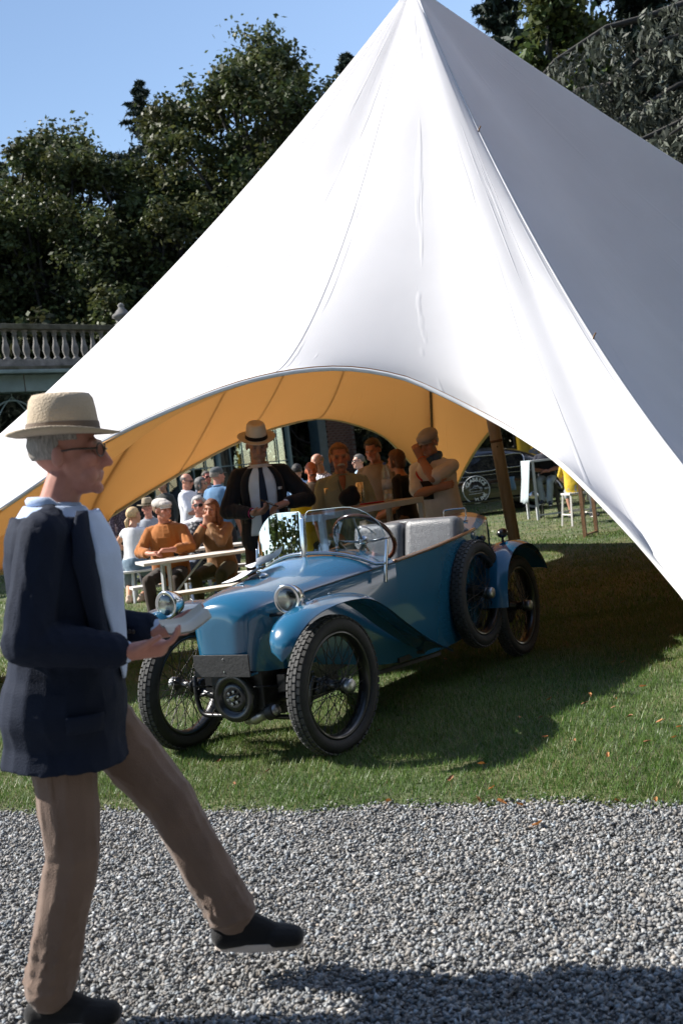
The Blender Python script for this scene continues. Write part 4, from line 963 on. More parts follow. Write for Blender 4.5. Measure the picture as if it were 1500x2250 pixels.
        for n, sg in (('L', 1), ('R', -1)):
            j = s.j[n]; B.cap(j['sh'], j['el'], .050*k, .040*k); B.cap(j['el'], j['el'].lerp(j['wr'], .35), .041*k, .043*k); B.cap(j['el'].lerp(j['wr'], .35), j['wr'], .043*k, .027*k, sx=1.15, side=j['hd'].cross(j['hn']))
            s.hand(B, j, sg)
            B.cap(j['hp'], j['kn'], .082*k, .055*k); B.cap(j['kn'], j['kn'].lerp(j['an'], .35), .053*k, .054*k); B.cap(j['kn'].lerp(j['an'], .35), j['an'], .054*k, .035*k)
            s.foot(B, j, k, 0)
        sk = np.array(s.skin); hairc = np.array(s.brow); H_i = np.array(s.H.transposed()); hc_ = np.array(s.headC); hk = s.hk; red = s.red; beard = s.P.get('beard'); lod = s.lod
        def cb(V, N_):
            L_ = ((V - hc_) @ H_i.T)/hk; col = np.tile(sk, (len(V), 1)); V = V.copy()
            face = (L_[:, 1] < -.02) & (L_[:, 2] > -.13) & (L_[:, 2] < .1) & (np.abs(L_[:, 0]) < .08)
            def g(cx, cy, cz, r): return np.exp(-((L_[:, 0] - cx)**2 + (L_[:, 1] - cy)**2*.6 + (L_[:, 2] - cz)**2)/(r*r))
            inward = (hc_ + 0 - V); inward /= np.linalg.norm(inward, axis=1)[:, None] + 1e-6
            for sg in (1, -1):
                e = g(sg*.031, -.085, .010, .015)*face; V += inward*(e*.010*hk)[:, None]
                w_ = g(sg*.031, -.080, .009, .009)*face; col = col*(1 - .78*w_[:, None]) + np.array([.03, .022, .02])*(.78*w_[:, None])
                so = g(sg*.032, -.085, .010, .022)*face; col *= (1 - .18*so)[:, None]
                for q in range(5):
                    b_ = g(sg*(.016 + .009*q), -.09, .032 - .0015*abs(q - 2), .0065)*face; col = col*(1 - .6*b_[:, None]) + hairc*(.6*b_[:, None])
                ch = g(sg*.042, -.085, -.018, .024)*face; col = col*(1 - red*ch[:, None]) + sk*np.array([1.25, .72, .7])*(red*ch[:, None])
            no = g(0, -.115, -.024, .02)*face; col = col*(1 - red*no[:, None]) + sk*np.array([1.3, .7, .68])*(red*no[:, None])
            for q in (-.016, -.008, 0, .008, .016):
                li = g(q, -.094, -.060, .0075)*face; col = col*(1 - .4*li[:, None]) + np.array([.32, .10, .09])*(.4*li[:, None])
            if beard is not None:
                for q in np.linspace(-.05, .05, 9):
                    bb = np.maximum(g(q, -.07, -.085 + 4*q*q, .018), g(q*.5, -.095, -.046, .010))*face; bb = np.clip(bb, 0, .85); col = col*(1 - bb[:, None]) + np.array(beard)*bb[:, None]
            return V, np.clip(col, .004, 1)
        JOBS.append((B.temp('body', s.voxel(), 2 if s.lod else 1, {2: .4, 1: .30, 0: .28}[s.lod]), 'body', MATS['skin'], s.root, cb))
        return s
    def hand(s, B, j, sg):
        k = s.k*1.02; w_ = j['wr']; d = j['hd']; n = unit(j['hn'] - d*j['hn'].dot(d)); x = d.cross(n)*sg*(-1)      # x points to the thumb side
        if s.P.get('thumb' + ('L' if sg > 0 else 'R')): x = -x
        curl = s.P.get('curl' + ('L' if sg > 0 else 'R'), 35)
        B.cap(w_, w_ + d*.085*k, .024*k, .026*k, sx=1.5, side=x)
        for i, (off, ln) in enumerate(((.030, .070), (.010, .078), (-.010, .073), (-.029, .058))):
            p = w_ + d*.090*k + x*off*k; a = R(curl*.5); dd = d
            for q, f in enumerate((.45, .32, .26)):
                dd = unit(d*math.cos(a) + n*math.sin(a)); p2 = p + dd*ln*f*k; B.cap(p, p2, (.0092 - .0008*q)*k, (.0085 - .0008*q)*k, 8); p = p2; a += R(curl*.7)
        p = w_ + d*.028*k + x*.030*k; t1 = unit(d*.75 + x*.6 + n*.25); p2 = p + t1*.045*k; p3 = p2 + unit(d*.9 + x*.1 + n*.35)*.032*k
        B.cap(p - t1*.012*k, p2, .0125*k, .0105*k, 8); B.cap(p2, p3, .010*k, .0085*k, 8)
    def foot(s, B, j, k, inf):
        a = j['an']; f = j['fd']; p = R(j['fp']); f = unit(f*math.cos(p) + Vector((0, 0, math.sin(p)))); up = unit(Vector((0, 0, 1)) - f*f.z); heel = a - up*.048*k - f*.035*k; ball = a - up*.055*k + f*.12*k; toe = a - up*.058*k + f*.175*k
        sd_ = f.cross(up); B.cap(a, a - up*.04*k, (.038 + inf)*k, (.036 + inf)*k); B.cap(heel, ball, (.033 + inf)*k, (.030 + inf)*k, sx=1.05, side=sd_); B.cap(ball, toe, (.029 + inf)*k, (.023 + inf)*k, sx=1.45, side=sd_); B.cap(a, ball, (.036 + inf)*k, (.028 + inf)*k)
        return f, up, sd_, heel, toe
    def wrinkle(s, amp, sc_, seed, base=None, zs=.45):
        def cb(V, N_):
            q = V*np.array([1, 1, zs]); n = .5 - np.abs(np.sin(vnoise(q, sc_, seed)*3.6 + 1.5*vnoise(q, sc_*.6, seed + 7))) + vnoise(q, sc_*2.2, seed + 3)*.35
            return V + N_*(n*amp)[:, None], None
        return cb
    # ---------------- clothes
    def top(s, m, inf=.010, z0=-.10, z1=.525, sleeve=1.0, name='shirt', cuff=.034, amp=.004, seed=1, arm=.012, flare=0., collar=True, sh=.0):
        B = Blob(); k = s.k; s.torso(B, z0, z1, inf, flare)
        for n in 'LR':
            j = s.j[n]; sg = 1 if n == 'L' else -1
            B.cap(s.tw((sg*.055, .008, .488)), j['sh'], (.040 + arm*.6)*k, (.047 + arm*.8 + sh)*k)
            if sleeve > 0: 
                t = min(1, sleeve*2); B.cap(j['sh'], j['sh'].lerp(j['el'], t), (.047 + arm*.8 + sh)*k, (.045 + arm*1.3)*k)
                if sleeve > .5: t = (sleeve - .5)*2; B.cap(j['el'], j['el'].lerp(j['wr'], t), (.045 + arm*1.1)*k, (.045 + arm*1.1 + (cuff - .045 - arm*1.1)*t)*k)
        JOBS.append((B.temp(name, s.voxel()*1.1, 3, .4 if s.lod else .28), name, m, s.root, s.wrinkle(amp, 14/k, seed)))
        if collar:
            pts = [s.tw((.066*math.sin(q), .014 - .066*math.cos(q), .525 + (.018 if math.cos(q) < 0 else .002))) for q in [2*math.pi*i/20 for i in range(20)]]
            MB().tube(pts, .014*k, 8, closed=True).build('collar', m, s.root, True)
        return s
    def trousers(s, m, inf=.010, z1=.08, amp=.004, name='trousers', cuff=.058, length=.97, seed=4, th=.012, bunch=0.):
        B = Blob(); k = s.k; s.torso(B, -.14, z1, inf, 0)
        for n in 'LR':
            j = s.j[n]; B.cap(j['hp'], j['kn'], (.086 + th)*k, (.060 + th)*k); e = j['kn'].lerp(j['an'], length); B.cap(j['kn'], e, (.060 + th)*k, cuff*k)
        w0 = s.wrinkle(amp, 11/k, seed)
        def cb(V, N_):
            V, _ = w0(V, N_)
            if bunch:
                z = V[:, 2]; w_ = np.exp(-((z - .17)/.13)**2) + .6*np.exp(-((z - .50)/.07)**2)
                ph = z*70 + 2.2*vnoise(V*np.array([1, 1, .3]), 16, seed) + 14*V[:, 1]
                V = V + N_*(bunch*w_*(.6 - np.abs(np.sin(ph))))[:, None]
            return V, None
        JOBS.append((B.temp(name, s.voxel()*1.2, 3, .4 if s.lod == 2 else .28), name, m, s.root, cb)); return s
    def shoes(s, m, sole=None, name='shoe', high=0.):
        k = s.k
        for n in 'LR':
            B = Blob(); j = s.j[n]; f, up, sd_, heel, toe = s.foot(B, j, k, .007)
            if high: B.cap(j['an'], j['an'] + (j['kn'] - j['an']).normalized()*high, .044*k, .046*k)
            e = empty(name, (0, 0, 0), parent=s.root)
            JOBS.append((B.temp('upper', s.voxel()*.9, 2, .35), 'upper', m, e, None))
            if sole:
                G = []; Lf = (toe - heel).length + .055*k
                for zz in (0, .022*k):
                    ring = []
                    for q in range(24):
                        a = 2*math.pi*q/24; yy = math.cos(a); ww = (.040 + .006*yy)*k; ring.append(heel - f*.028*k + f*Lf*(.5 + .5*yy) + sd_*ww*math.sin(a)*(1 if abs(yy) < .9 else .95) - up*.040*k + up*zz)
                    G.append([tuple(v) for v in ring])
                b2 = MB(); m_ = 24; b2.add([v for r in G for v in r], [(i, (i + 1) % m_, m_ + (i + 1) % m_, m_ + i) for i in range(m_)] + [tuple(reversed(range(m_))), tuple(range(m_, 2*m_))]); b2.build('sole', sole, e)
        return s
    def patch(s, name, m, pts, inf, thick=.003):
        """pts rows of (z, phi) -> patch hugging the torso front"""
        rows = []
        for r0, r1 in zip(pts, pts[1:]):
            for q in range(4): rows.append([(a_[0] + (b_[0] - a_[0])*q/4, a_[1] + (b_[1] - a_[1])*q/4) for a_, b_ in zip(r0, r1)])
        rows.append(list(pts[-1])); G = [[s.tpt(z, ph, inf) for z, ph in row] for row in rows]; b = MB(); b.grid(G); o = b.build(name, m, s.root, True); md = o.modifiers.new('t', 'SOLIDIFY'); md.thickness = thick*2; md.offset = 0; return o
    def hairdo(s, kind='short', vol=.010):
        k = s.hk; V = []; F_ = []; nu, nv = 32, 20; rs = np.random.RandomState(int(abs(s.root.location.x*100)) + 3)
        for i in range(nv + 1):
            th = math.pi*i/nv
            for q in range(nu):
                ph = 2*math.pi*q/nu; d = Vector((math.sin(th)*math.sin(ph), -math.sin(th)*math.cos(ph), math.cos(th)))
                fr = -d.y; z = d.z
                if kind == 'bald': hl = .28 + .9*max(0, fr + .1) ; ok = (z < .42 and fr < .25 and z > -.5)
                elif kind == 'long': ok = z > (.42 if fr > .45 else -.75) or (fr < .30)
                elif kind == 'bob': ok = z > (.40 if fr > .5 else -.62)
                else: ok = z > (.46 if fr > .55 else (.05 if fr > .15 else -.58))
                v_ = vol*(1 + .35*rs.randn()*.5)
                r_ = Vector((.076 + v_, .096 + v_, .089 + v_)) if ok else Vector((.060, .075, .070))
                V.append(s.hw((d.x*r_.x, .015 + d.y*r_.y, .032 + d.z*r_.z)))
        for i in range(nv):
            for q in range(nu): F_.append((i*nu + q, i*nu + (q + 1) % nu, (i + 1)*nu + (q + 1) % nu, (i + 1)*nu + q))
        b = MB().add(V, F_); o = b.build('hair', hair_mat(s.hair), s.root, True, weld=True)
        if kind == 'long':
            B = Blob()
            for sx in (-.06, 0, .06): B.cap(s.hw((sx, .07, -.02)), s.hw((sx*1.2, .075, -.30)), .05*k, .03*k)
            for sg in (1, -1): B.cap(s.hw((sg*.078, .0, .0)), s.hw((sg*.088, -.01, -.27)), .03*k, .022*k)
            JOBS.append((B.temp('hair_length', .009, 3, .7), 'hair_length', hair_mat(s.hair), s.root, s.wrinkle(.004, 40, 2)))
        if kind == 'bob':
            B = Blob(); B.ell(s.hw((0, .045, -.02)), (.085*k, .075*k, .09*k), s.H)
            for sg in (1, -1): B.cap(s.hw((sg*.074, -.005, .02)), s.hw((sg*.076, -.01, -.06)), .022*k, .02*k)
            JOBS.append((B.temp('hair_length', .009, 3, .7), 'hair_length', hair_mat(s.hair), s.root, s.wrinkle(.004, 40, 2)))
        if kind == 'ponytail' or s.P.get('pony'):
            B = Blob(); B.cap(s.hw((0, .11, -.03)), s.hw((0, .14, -.07)), .022*k, .03*k); B.cap(s.hw((0, .14, -.07)), s.hw((0.01, .12, -.25)), .032*k, .016*k)
            JOBS.append((B.temp('ponytail', .008, 3, .7), 'ponytail', hair_mat(s.hair), s.root, s.wrinkle(.004, 50, 2)))
        return s
    def moustache(s, m, w_=.033):
        pts = [s.hw((w_*t, -.100 + .018*t*t, -.044 - .012*t*t)) for t in (-1, -.6, -.2, .2, .6, 1)]
        MB().tube(pts, [.004*s.hk, .009*s.hk, .010*s.hk, .010*s.hk, .009*s.hk, .004*s.hk], 8).build('moustache', m, s.root, True); return s
    def flat_cap(s, m, tilt=0.):
        B = Blob(); k = s.hk; hw = lambda v: s.hw(Vector(v))
        B.ell(hw((0, .018, .074)), (.094*k, .116*k, .066*k), s.H @ Matrix.Rotation(R(8), 3, 'X')); B.ell(hw((0, -.048, .070)), (.082*k, .076*k, .042*k), s.H @ Matrix.Rotation(R(14), 3, 'X'))
        JOBS.append((B.temp('flat_cap', .006 if s.lod else .009, 3, .8), 'flat_cap', m, s.root, s.wrinkle(.002, 30, 3)))
        G = []
        for i in range(9):
            t = -1 + 2*i/8; G.append([hw((.072*t, -.085 - .050*r_*(1 - t*t*.8) + .045*t*t, .050 - .018*r_ - .012*t*t)) for r_ in (0, .5, 1)])
        o = MB().grid(G).build('peak', m, s.root, True); md = o.modifiers.new('t', 'SOLIDIFY'); md.thickness = .007; return s
    def baseball(s, m):
        B = Blob(); k = s.hk; B.ell(s.hw((0, .012, .058)), (.086*k, .106*k, .078*k), s.H); JOBS.append((B.temp('cap_crown', .008, 2, .8), 'cap_crown', m, s.root, None))
        G = []
        for i in range(9):
            t = -1 + 2*i/8; G.append([s.hw((.070*t, -.080 - .075*r_*(1 - t*t*.8) + .05*t*t, .050 - .012*r_)) for r_ in (0, .5, 1)])
        o = MB().grid(G).build('peak', m, s.root, True); md = o.modifiers.new('t', 'SOLIDIFY'); md.thickness = .005; return s
    def fedora(s, m, band, brim=.062, pinch=.012, hgt=.115):
        k = s.hk; b = MB(); n = 36; rings = []
        base_z = .060
        def ring(r_, z, dz=0., lift=0.): 
            o = []
            for q in range(n):
                a = 2*math.pi*q/n; x, y = math.sin(a), -math.cos(a)
                o.append(s.hw((x*(.081 + r_), .012 + y*(.101 + r_), base_z + z + lift*abs(x)**2 - .35*lift*max(0, -y)*1.0 + dz*max(0, -y))))
            return o
        prof = [ring(brim, .006, 0, .014), ring(brim*.6, .000, 0, .006), ring(.006, .000), ring(.003, .01), ring(.000, .04), ring(-.004, .07), ring(-.010, hgt*.85), ring(-.020, hgt*.97), ring(-.038, hgt)]
        top_ = ring(-.062, hgt - pinch*1.2); prof.append(top_); V = [p for r_ in prof for p in r_]; F_ = []
        for i in range(len(prof) - 1):
            for q in range(n): F_.append((i*n + q, i*n + (q + 1) % n, (i + 1)*n + (q + 1) % n, (i + 1)*n + q))
        F_.append(tuple(range((len(prof) - 1)*n, len(prof)*n)))
        o = b.add(V, F_).build('hat', m, s.root, True); md = o.modifiers.new('t', 'SOLIDIFY'); md.thickness = .004; md.offset = -1
        bb = MB(); r1, r2, r3 = ring(.0065, .004), ring(.0050, .018), ring(.003, .034); V = r1 + r2 + r3
        bb.add(V, [(i*n + q, i*n + (q + 1) % n, (i + 1)*n + (q + 1) % n, (i + 1)*n + q) for i in range(2) for q in range(n)]); o2 = bb.build('hat_band', band, s.root, True); return s
    def sunglasses(s, m, frame_only=False):
        b = MB()
        for sg in (1, -1):
            c = [s.hw((sg*.032 + .025*math.cos(a), -.104 + .010*abs(.032*sg + .025*math.cos(a))/.05, .010 + .019*math.sin(a))) for a in [2*math.pi*q/14 for q in range(14)]]
            if frame_only: b.tube(c, .0022*s.hk, 6, closed=True)
            else: b.add(c, [tuple(range(14))]); b.tube(c, .0025*s.hk, 5, closed=True)
            b.tube([s.hw((sg*.055, -.096, .014)), s.hw((sg*.082, -.03, .014)), s.hw((sg*.082, .015, .008))], .0028*s.hk, 5)
        b.tube([s.hw((-.010, -.107, .013)), s.hw((.010, -.107, .013))], .0026*s.hk, 5); b.build('glasses', m, s.root, True); return s
    def belt(s, m, z=.07, inf=.02):
        V = [s.tpt(z + dz, 2*math.pi*q/28, inf) for dz in (-.018, .018) for q in range(28)]
        MB().add(V, [(q, (q + 1) % 28, 28 + (q + 1) % 28, 28 + q) for q in range(28)]).build('belt', m, s.root, True); return s
    def wristband(s, m, n='R', t=.93, r_=.033):
        j = s.j[n]; c = j['el'].lerp(j['wr'], t); d = unit(j['wr'] - j['el']); x = d.orthogonal(); y = d.cross(x)
        MB().tube([c + (x*math.cos(a) + y*math.sin(a))*r_*s.k for a in [2*math.pi*q/16 for q in range(16)]], .005, 6, closed=True).build('wristband', m, s.root, True); return s
# ================================================================== people in the scene
SK_TAN = (.40, .21, .14); SK_RED = (.44, .20, .15); SK_FAIR = (.47, .26, .19)
WHITE = cloth((.68, .70, .74)); NAVY = cloth((.008, .013, .028), .85, 'wool', .25, 220, 0.); KHAKI = cloth((.165, .112, .085)); PALEBLUE = cloth((.42, .52, .70))
def px_x(px_, py_, Y): return at(px_, py_, Y).x
def stand_loc(px_, py_, Y): return (px_x(px_, py_, Y), Y, 0)
# ---- walking man on the gravel
wl = (at(165, 1500, 3.15).x - .03, 3.15, 0)
W = Person('man striding across the gravel in straw hat, navy blazer and khaki trousers', wl, R(90), 1.75, 2, 1.06, .02, SK_RED, (.28, .25, .22),
    pose=dict(pelvis=(0, 0, .935), lean=(5, 0), head=(0, 3, 0), neck=-.010, hy=-.02,
    RF=(-.09, .13, .088), RFy=-4, RFp=-1, RK=(-.05, -1, 0), LF=(.10, -.435, .096), LFy=3, LFp=-5, LK=(.05, -1, .1),
    RH=(-.17, -.225, 1.045), RE=(-.35, 1, -.6), RHd=(.15, -1, .02), RHn=(.2, 0, 1), curlR=38, LH=(.12, -.26, 1.06), LE=(.4, 1, -.6), LHd=(-.1, -1, .05), LHn=(-.2, 0, 1), curlL=38)).body()
W.top(PALEBLUE, .012, -.10, .53, .985, 'shirt', .034, .003, 2)
W.top(NAVY, .028, -.20, .50, .93, 'blazer', .048, .0045, 3, .020, .050, False, .006)
W.patch('shirt_front', PALEBLUE, [[(z, ph) for ph in np.linspace(-.72*wd, .72*wd, 13)] for z, wd in ((.515, .75), (.46, .85), (.38, .95), (.28, .85), (.18, .62), (.09, .32), (.03, .05))], .037, .003)
for sg in (1, -1):
    W.patch('lapel', NAVY, [[(z, sg*(.72*wd + d)) for d in (-.05, .10, .26*wd + .08)] for z, wd in ((.515, .75), (.46, .95), (.38, 1.05), (.28, .95), (.16, .8))], .041, .003)
for sg in (-1, 1): W.patch('pocket_flap', NAVY, [[(z, sg*ph) for ph in np.linspace(.72, 1.30, 8)] for z in (-.035, -.085)], .060, .003)
for n_ in 'LR':
    jj = W.j[n_]; dd_ = unit(jj['wr'] - jj['el']); sd_ = dd_.cross(Vector((0, 0, 1))).normalized()*(1 if n_ == 'L' else -1)
    for q_ in (.72, .77, .82): MB().lathe([(.007, 0), (.006, .004), (0, .005)], 10, Matrix.Translation(jj['el'].lerp(jj['wr'], q_) + sd_*.055*W.k) @ sd_.to_track_quat('Z', 'Y').to_matrix().to_4x4()).build('cuff_button', mat('horn_button', (.03, .02, .015), .3), W.root, True)
W.trousers(KHAKI, .014, .08, .0055, cuff=.074, length=.93, th=.018, bunch=.005)
W.shoes(cloth((.012, .012, .013), .9, 'suede'), mat('pale_sole', (.52, .45, .40), .8, bump=.4, bscale=120), 'boot', .07)
W.hairdo('short', .006); W.fedora(cloth((.44, .36, .26), .9, 'straw', .5, 160), cloth((.16, .12, .09)), .060, .014, .118)
W.sunglasses(mat('spec_frame', (.03, .025, .02), .3), True)
# ---- man in navy suit with panama, looking down at a phone
SUITN = cloth((.009, .011, .017), .75, 'suit')
S_ = Person('tall man in dark suit and cream panama checking his phone beside the car', stand_loc(568, 1010, 9.45), R(6), 1.93, 1, 1.02, .01, (.42, .23, .17), (.12, .09, .07),
    pose=dict(lean=(3, 0), head=(6, 22, 0), RH=(-.10, -.30, 1.10), RE=(-1, .5, -.5), RHd=(.75, -.55, .1), RHn=(.1, .1, 1), curlR=45, LH=(.16, -.27, 1.15), LE=(1, .5, -.5), LHd=(-.80, -.5, -.2), LHn=(-.1, .1, -1), curlL=40)).body()
S_.top(cloth((.66, .74, .86)), .010, -.10, .528, .985, 'shirt', .034, .003, 5)
S_.top(SUITN, .026, -.24, .50, .945, 'jacket', .046, .005, 6, .018, .035, False, .012)
S_.patch('shirt_front', cloth((.66, .74, .86)), [[(z, ph) for ph in np.linspace(-.60*wd, .60*wd, 11)] for z, wd in ((.52, .62), (.46, .75), (.36, .85), (.24, .85), (.10, .95), (.0, 1.05))], .033, .003)
S_.patch('tie', cloth((.012, .022, .05), .6, 'silk'), [[(z, ph) for ph in np.linspace(-.072*wd, .072*wd, 5)] for z, wd in ((.515, 1.3), (.48, .9), (.30, 1.6), (.12, 2.0), (.06, 2.1), (.01, .3))], .040, .004)
for sg in (1, -1):
    S_.patch('lapel', SUITN, [[(z, sg*(.60*wd + d)) for d in (-.03, .14, .36)] for z, wd in ((.515, .66), (.44, .82), (.34, .95), (.22, .95), (.10, 1.0))], .037, .003)
S_.patch('pocket_square', WHITE, [[(z, ph) for ph in (.55, .64, .72)] for z in (.335, .355)], .045, .003)
S_.trousers(cloth((.045, .022, .015)), .012, .08); S_.belt(mat('brown_leather', (.09, .045, .02), .5), .055, .022)
S_.patch('belt_buckle', 'nickel', [[(z, ph) for ph in (-.08, 0, .08)] for z in (.04, .07)], .046, .003)
S_.shoes(cloth((.014, .010, .008), .4, 'shoe'), MATS['black_matt']); S_.hairdo('short', .005)
S_.fedora(cloth((.66, .60, .53), .9, 'panama', .4, 170), cloth((.008, .008, .010)), .066, .016, .122); S_.wristband(cloth((.55, .05, .16)), 'R', .97)
# ---- moustached man in green shirt
SAGE = cloth((.30, .35, .31))
M1 = Person('moustached man in pale green shirt standing behind the high white table', stand_loc(745, 1010, 10.35), R(3), 1.74, 1, 1.16, .04, (.46, .21, .15), (.26, .13, .065), brow=(.25, .2, .15), red=.35,
    pose=dict(lean=(5, 0), head=(2, 3, 0), hs=1.13, RH=(-.16, -.26, .92), RE=(-1, .4, -.3), LH=(.16, -.27, .92), LE=(1, .4, -.3), RHd=(.6, -.7, -.3), LHd=(-.6, -.7, -.3), RHn=(.3, 0, -1), LHn=(-.3, 0, -1))).body()
M1.top(SAGE, .016, -.15, .528, .96, 'shirt', .040, .006, 7, .018, .01).trousers(cloth((.03, .035, .05))).shoes(MATS['black_matt']).hairdo('short', .012).moustache(cloth((.55, .53, .50)))
M1.patch('shirt_opening', MATS['skin'] if False else cloth((.34, .15, .10), .6, 'chest'), [[(z, ph) for ph in (-.16*wd, 0, .16*wd)] for z, wd in ((.528, 1.4), (.47, .8), (.40, .15))], .020, .002)
M1.patch('placket', SAGE, [[(z, ph) for ph in (-.05, 0, .05)] for z in (.40, .2, .0, -.13)], .021, .002)
M1.patch('glasses_cord', MATS['black_matt'], [[(z, ph) for ph in (-.012 + o_, .012 + o_)] for z, o_ in ((.49, -.2), (.40, -.1), (.30, -.03), (.26, .02))], .024, .003)
# ---- man in white T-shirt with flat cap, hand on mouth
M2 = Person('man in flat cap and white T-shirt resting his chin on his hand', stand_loc(958, 1010, 10.6), R(-32), 1.80, 1, 1.14, .05, (.42, .21, .14), (.42, .40, .38), red=.3,
    pose=dict(lean=(9, 0), head=(-6, 16, 0), LHt=(-.035, -.155, .585), LE=(.25, -.9, -.9), LHd=(-.35, -.1, 1), LHn=(-.5, .8, .1), curlL=55, RHt=(.13, -.24, .30), RE=(-.8, -.2, -.8), RHd=(1, -.1, .15), RHn=(0, 1, 0), curlR=40)).body()
M2.top(cloth((.70, .69, .71)), .016, -.16, .528, .42, 'tshirt', .05, .006, 8, .022, .012).trousers(cloth((.012, .012, .015))).shoes(MATS['black_matt']).hairdo('short', .010)
M2.flat_cap(cloth((.36, .34, .34), .9, 'tweed')); M2.wristband(cloth((.75, .16, .06)), 'L', .90, .036)
B = Blob(); B.cap(M2.tw((-.06, -.02, .545)), M2.tw((.06, -.02, .545)), .045, .045); B.cap(M2.tw((0, -.05, .535)), M2.tw((0, -.085, .44)), .05, .02); B.cap(M2.tw((-.05, .04, .56)), M2.tw((.05, .04, .56)), .045, .045)
JOBS.append((B.temp('bandana', .007, 3, .8), 'bandana', cloth((.06, .12, .22)), M2.root, M2.wrinkle(.005, 30, 3)))
M2.patch('chest_print', cloth((.02, .02, .022)), [[(z, ph) for ph in np.linspace(-.55, .15, 6)] for z in (.36, .30, .24, .19)], .021, .0015); M2.patch('chest_stripe', cloth((.5, .04, .05)), [[(z - .02*i, ph) for i, ph in enumerate(np.linspace(-.75, -.25, 5))] for z in (.455, .43)], .021, .0015)
# ---- couple behind them
GB = 'visitors gathered behind the car under the tent'
M3 = Person('tall man in beige shirt looking down beside the woman in black', stand_loc(826, 985, 12.3), R(-28), 1.82, 0, 1.05, 0, SK_RED, (.07, .045, .03), GB, pose=dict(head=(0, 18, 0), lean=(6, 0), RH=(-.12, -.28, 1.02), LH=(.12, -.28, 1.02))).body().top(cloth((.27, .225, .195)), .014, -.14, .528, .55, 'shirt', .045, .005, 9, .016).trousers(cloth((.05, .05, .06))).shoes(MATS['black_matt']).hairdo('short', .014)
M4 = Person('woman with short brown hair in black T-shirt facing away', stand_loc(882, 1005, 11.9), R(-115), 1.66, 0, .92, .0, (.44, .19, .10), (.12, .055, .03), GB, pose=dict(head=(-12, 5, 0), lean=(5, 0), RH=(-.16, -.28, 1.02), LH=(.16, -.25, 1.02))).body().top(cloth((.010, .010, .013)), .012, -.12, .50, .36, 'tshirt', .045, .005, 10, .012, .01, False).trousers(pattern_cloth('tweed_brown', (.10, .055, .03), (.05, .03, .018), 'blotch', 90)).shoes(MATS['black_matt']).hairdo('bob', .014)
M5 = Person('bald man with glasses in white striped shirt bending forward', stand_loc(708, 1008, 14.9), R(-40), 1.78, 0, 1.05, .02, SK_FAIR, (.25, .22, .2), GB, pose=dict(head=(0, 24, 0), lean=(8, 0), RH=(-.1, -.3, 1.0), LH=(.1, -.3, 1.0))).body().top(pattern_cloth('stripe_cloth', (.7, .7, .72), (.10, .12, .2), 'stripe', 9), .014, -.12, .528, .95, 'shirt', .04, .004, 11).trousers(cloth((.03, .03, .04))).shoes(MATS['black_matt']).hairdo('bald', .006).sunglasses(MATS['spec_frame'], True)
M6 = Person('balding man with dark moustache in brown shirt looking out', stand_loc(684, 1036, 13.5), R(8), 1.66, 0, 1.0, .02, (.40, .13, .07), (.06, .04, .03), GB, pose=dict(head=(0, 4, 0))).body().top(cloth((.06, .04, .025)), .012, -.12, .528, .95, 'shirt').trousers(cloth((.03, .03, .03))).shoes(MATS['black_matt']).hairdo('bald', .006).moustache(cloth((.03, .022, .018)), .036)
M7 = Person('child with brown hair in bright yellow vest turned away', stand_loc(662, 1075, 11.7), R(140), 1.42, 0, .95, 0, SK_TAN, (.11, .05, .025), GB, pose=dict(head=(10, 6, 0))).body().top(cloth((.55, .50, .02), .7, 'hivis'), .018, -.12, .50, .2, 'vest', .05, .004, 12).trousers(cloth((.04, .04, .05))).shoes(MATS['black_matt']).hairdo('short', .014)
M8 = Person('man with sunglasses and pale blue shirt in profile behind the party', stand_loc(788, 1005, 18.6), R(-70), 1.76, 0, 1., 0, SK_FAIR, (.10, .09, .08), GB).body().top(cloth((.30, .42, .55)), .014, -.14, .528, .95, 'shirt').trousers(cloth((.10, .10, .12))).shoes(MATS['black_matt']).hairdo('short', .008).sunglasses(mat('dark_lens', (.01, .01, .012), .1, spec=.8))
M9 = Person('dark haired man in light blue shirt seen from behind', stand_loc(652, 1030, 17.6), R(175), 1.70, 0, 1., 0, SK_TAN, (.015, .012, .01), GB).body().top(cloth((.32, .48, .70)), .014, -.14, .528, .6, 'shirt').trousers(cloth((.05, .05, .06))).shoes(MATS['black_matt']).hairdo('short', .012)
# ---- standing group by the orangery
GL = 'visitors standing by the orangery'
Person('bald man in white T-shirt and sunglasses holding a phone', stand_loc(408, 1048, 17.0), R(72), 1.74, 0, 1.08, .03, (.42, .19, .13), (.12, .1, .09), GL, pose=dict(head=(-4, 12, 0), RH=(-.12, -.36, 1.12), LH=(.1, -.36, 1.14), RHn=(0, 0, 1))).body().top(cloth((.66, .68, .74)), .018, -.15, .528, .40, 'tshirt', .05, .006, 13, .02).trousers(cloth((.012, .014, .022))).shoes(MATS['black_matt']).hairdo('bald', .004).sunglasses(MATS['dark_lens'])
Person('grey haired woman in dark waistcoat and sunglasses beside the bald man', stand_loc(440, 1054, 17.5), R(75), 1.66, 0, .95, .0, SK_TAN, (.10, .095, .09), GL).body().top(cloth((.03, .035, .05)), .016, -.12, .528, .3, 'waistcoat', .05).trousers(cloth((.02, .02, .03))).shoes(MATS['black_matt']).hairdo('bob', .014).sunglasses(MATS['dark_lens'])
Person('ruddy man with sunglasses pushed up behind the woman in waistcoat', stand_loc(450, 1020, 20.5), R(30), 1.80, 0, 1.08, .02, (.44, .15, .11), (.06, .05, .04), GL).body().top(cloth((.16, .18, .24)), .016, -.14, .528, .5, 'shirt').trousers(cloth((.03, .03, .04))).shoes(MATS['black_matt']).hairdo('short', .008).sunglasses(MATS['dark_lens'])
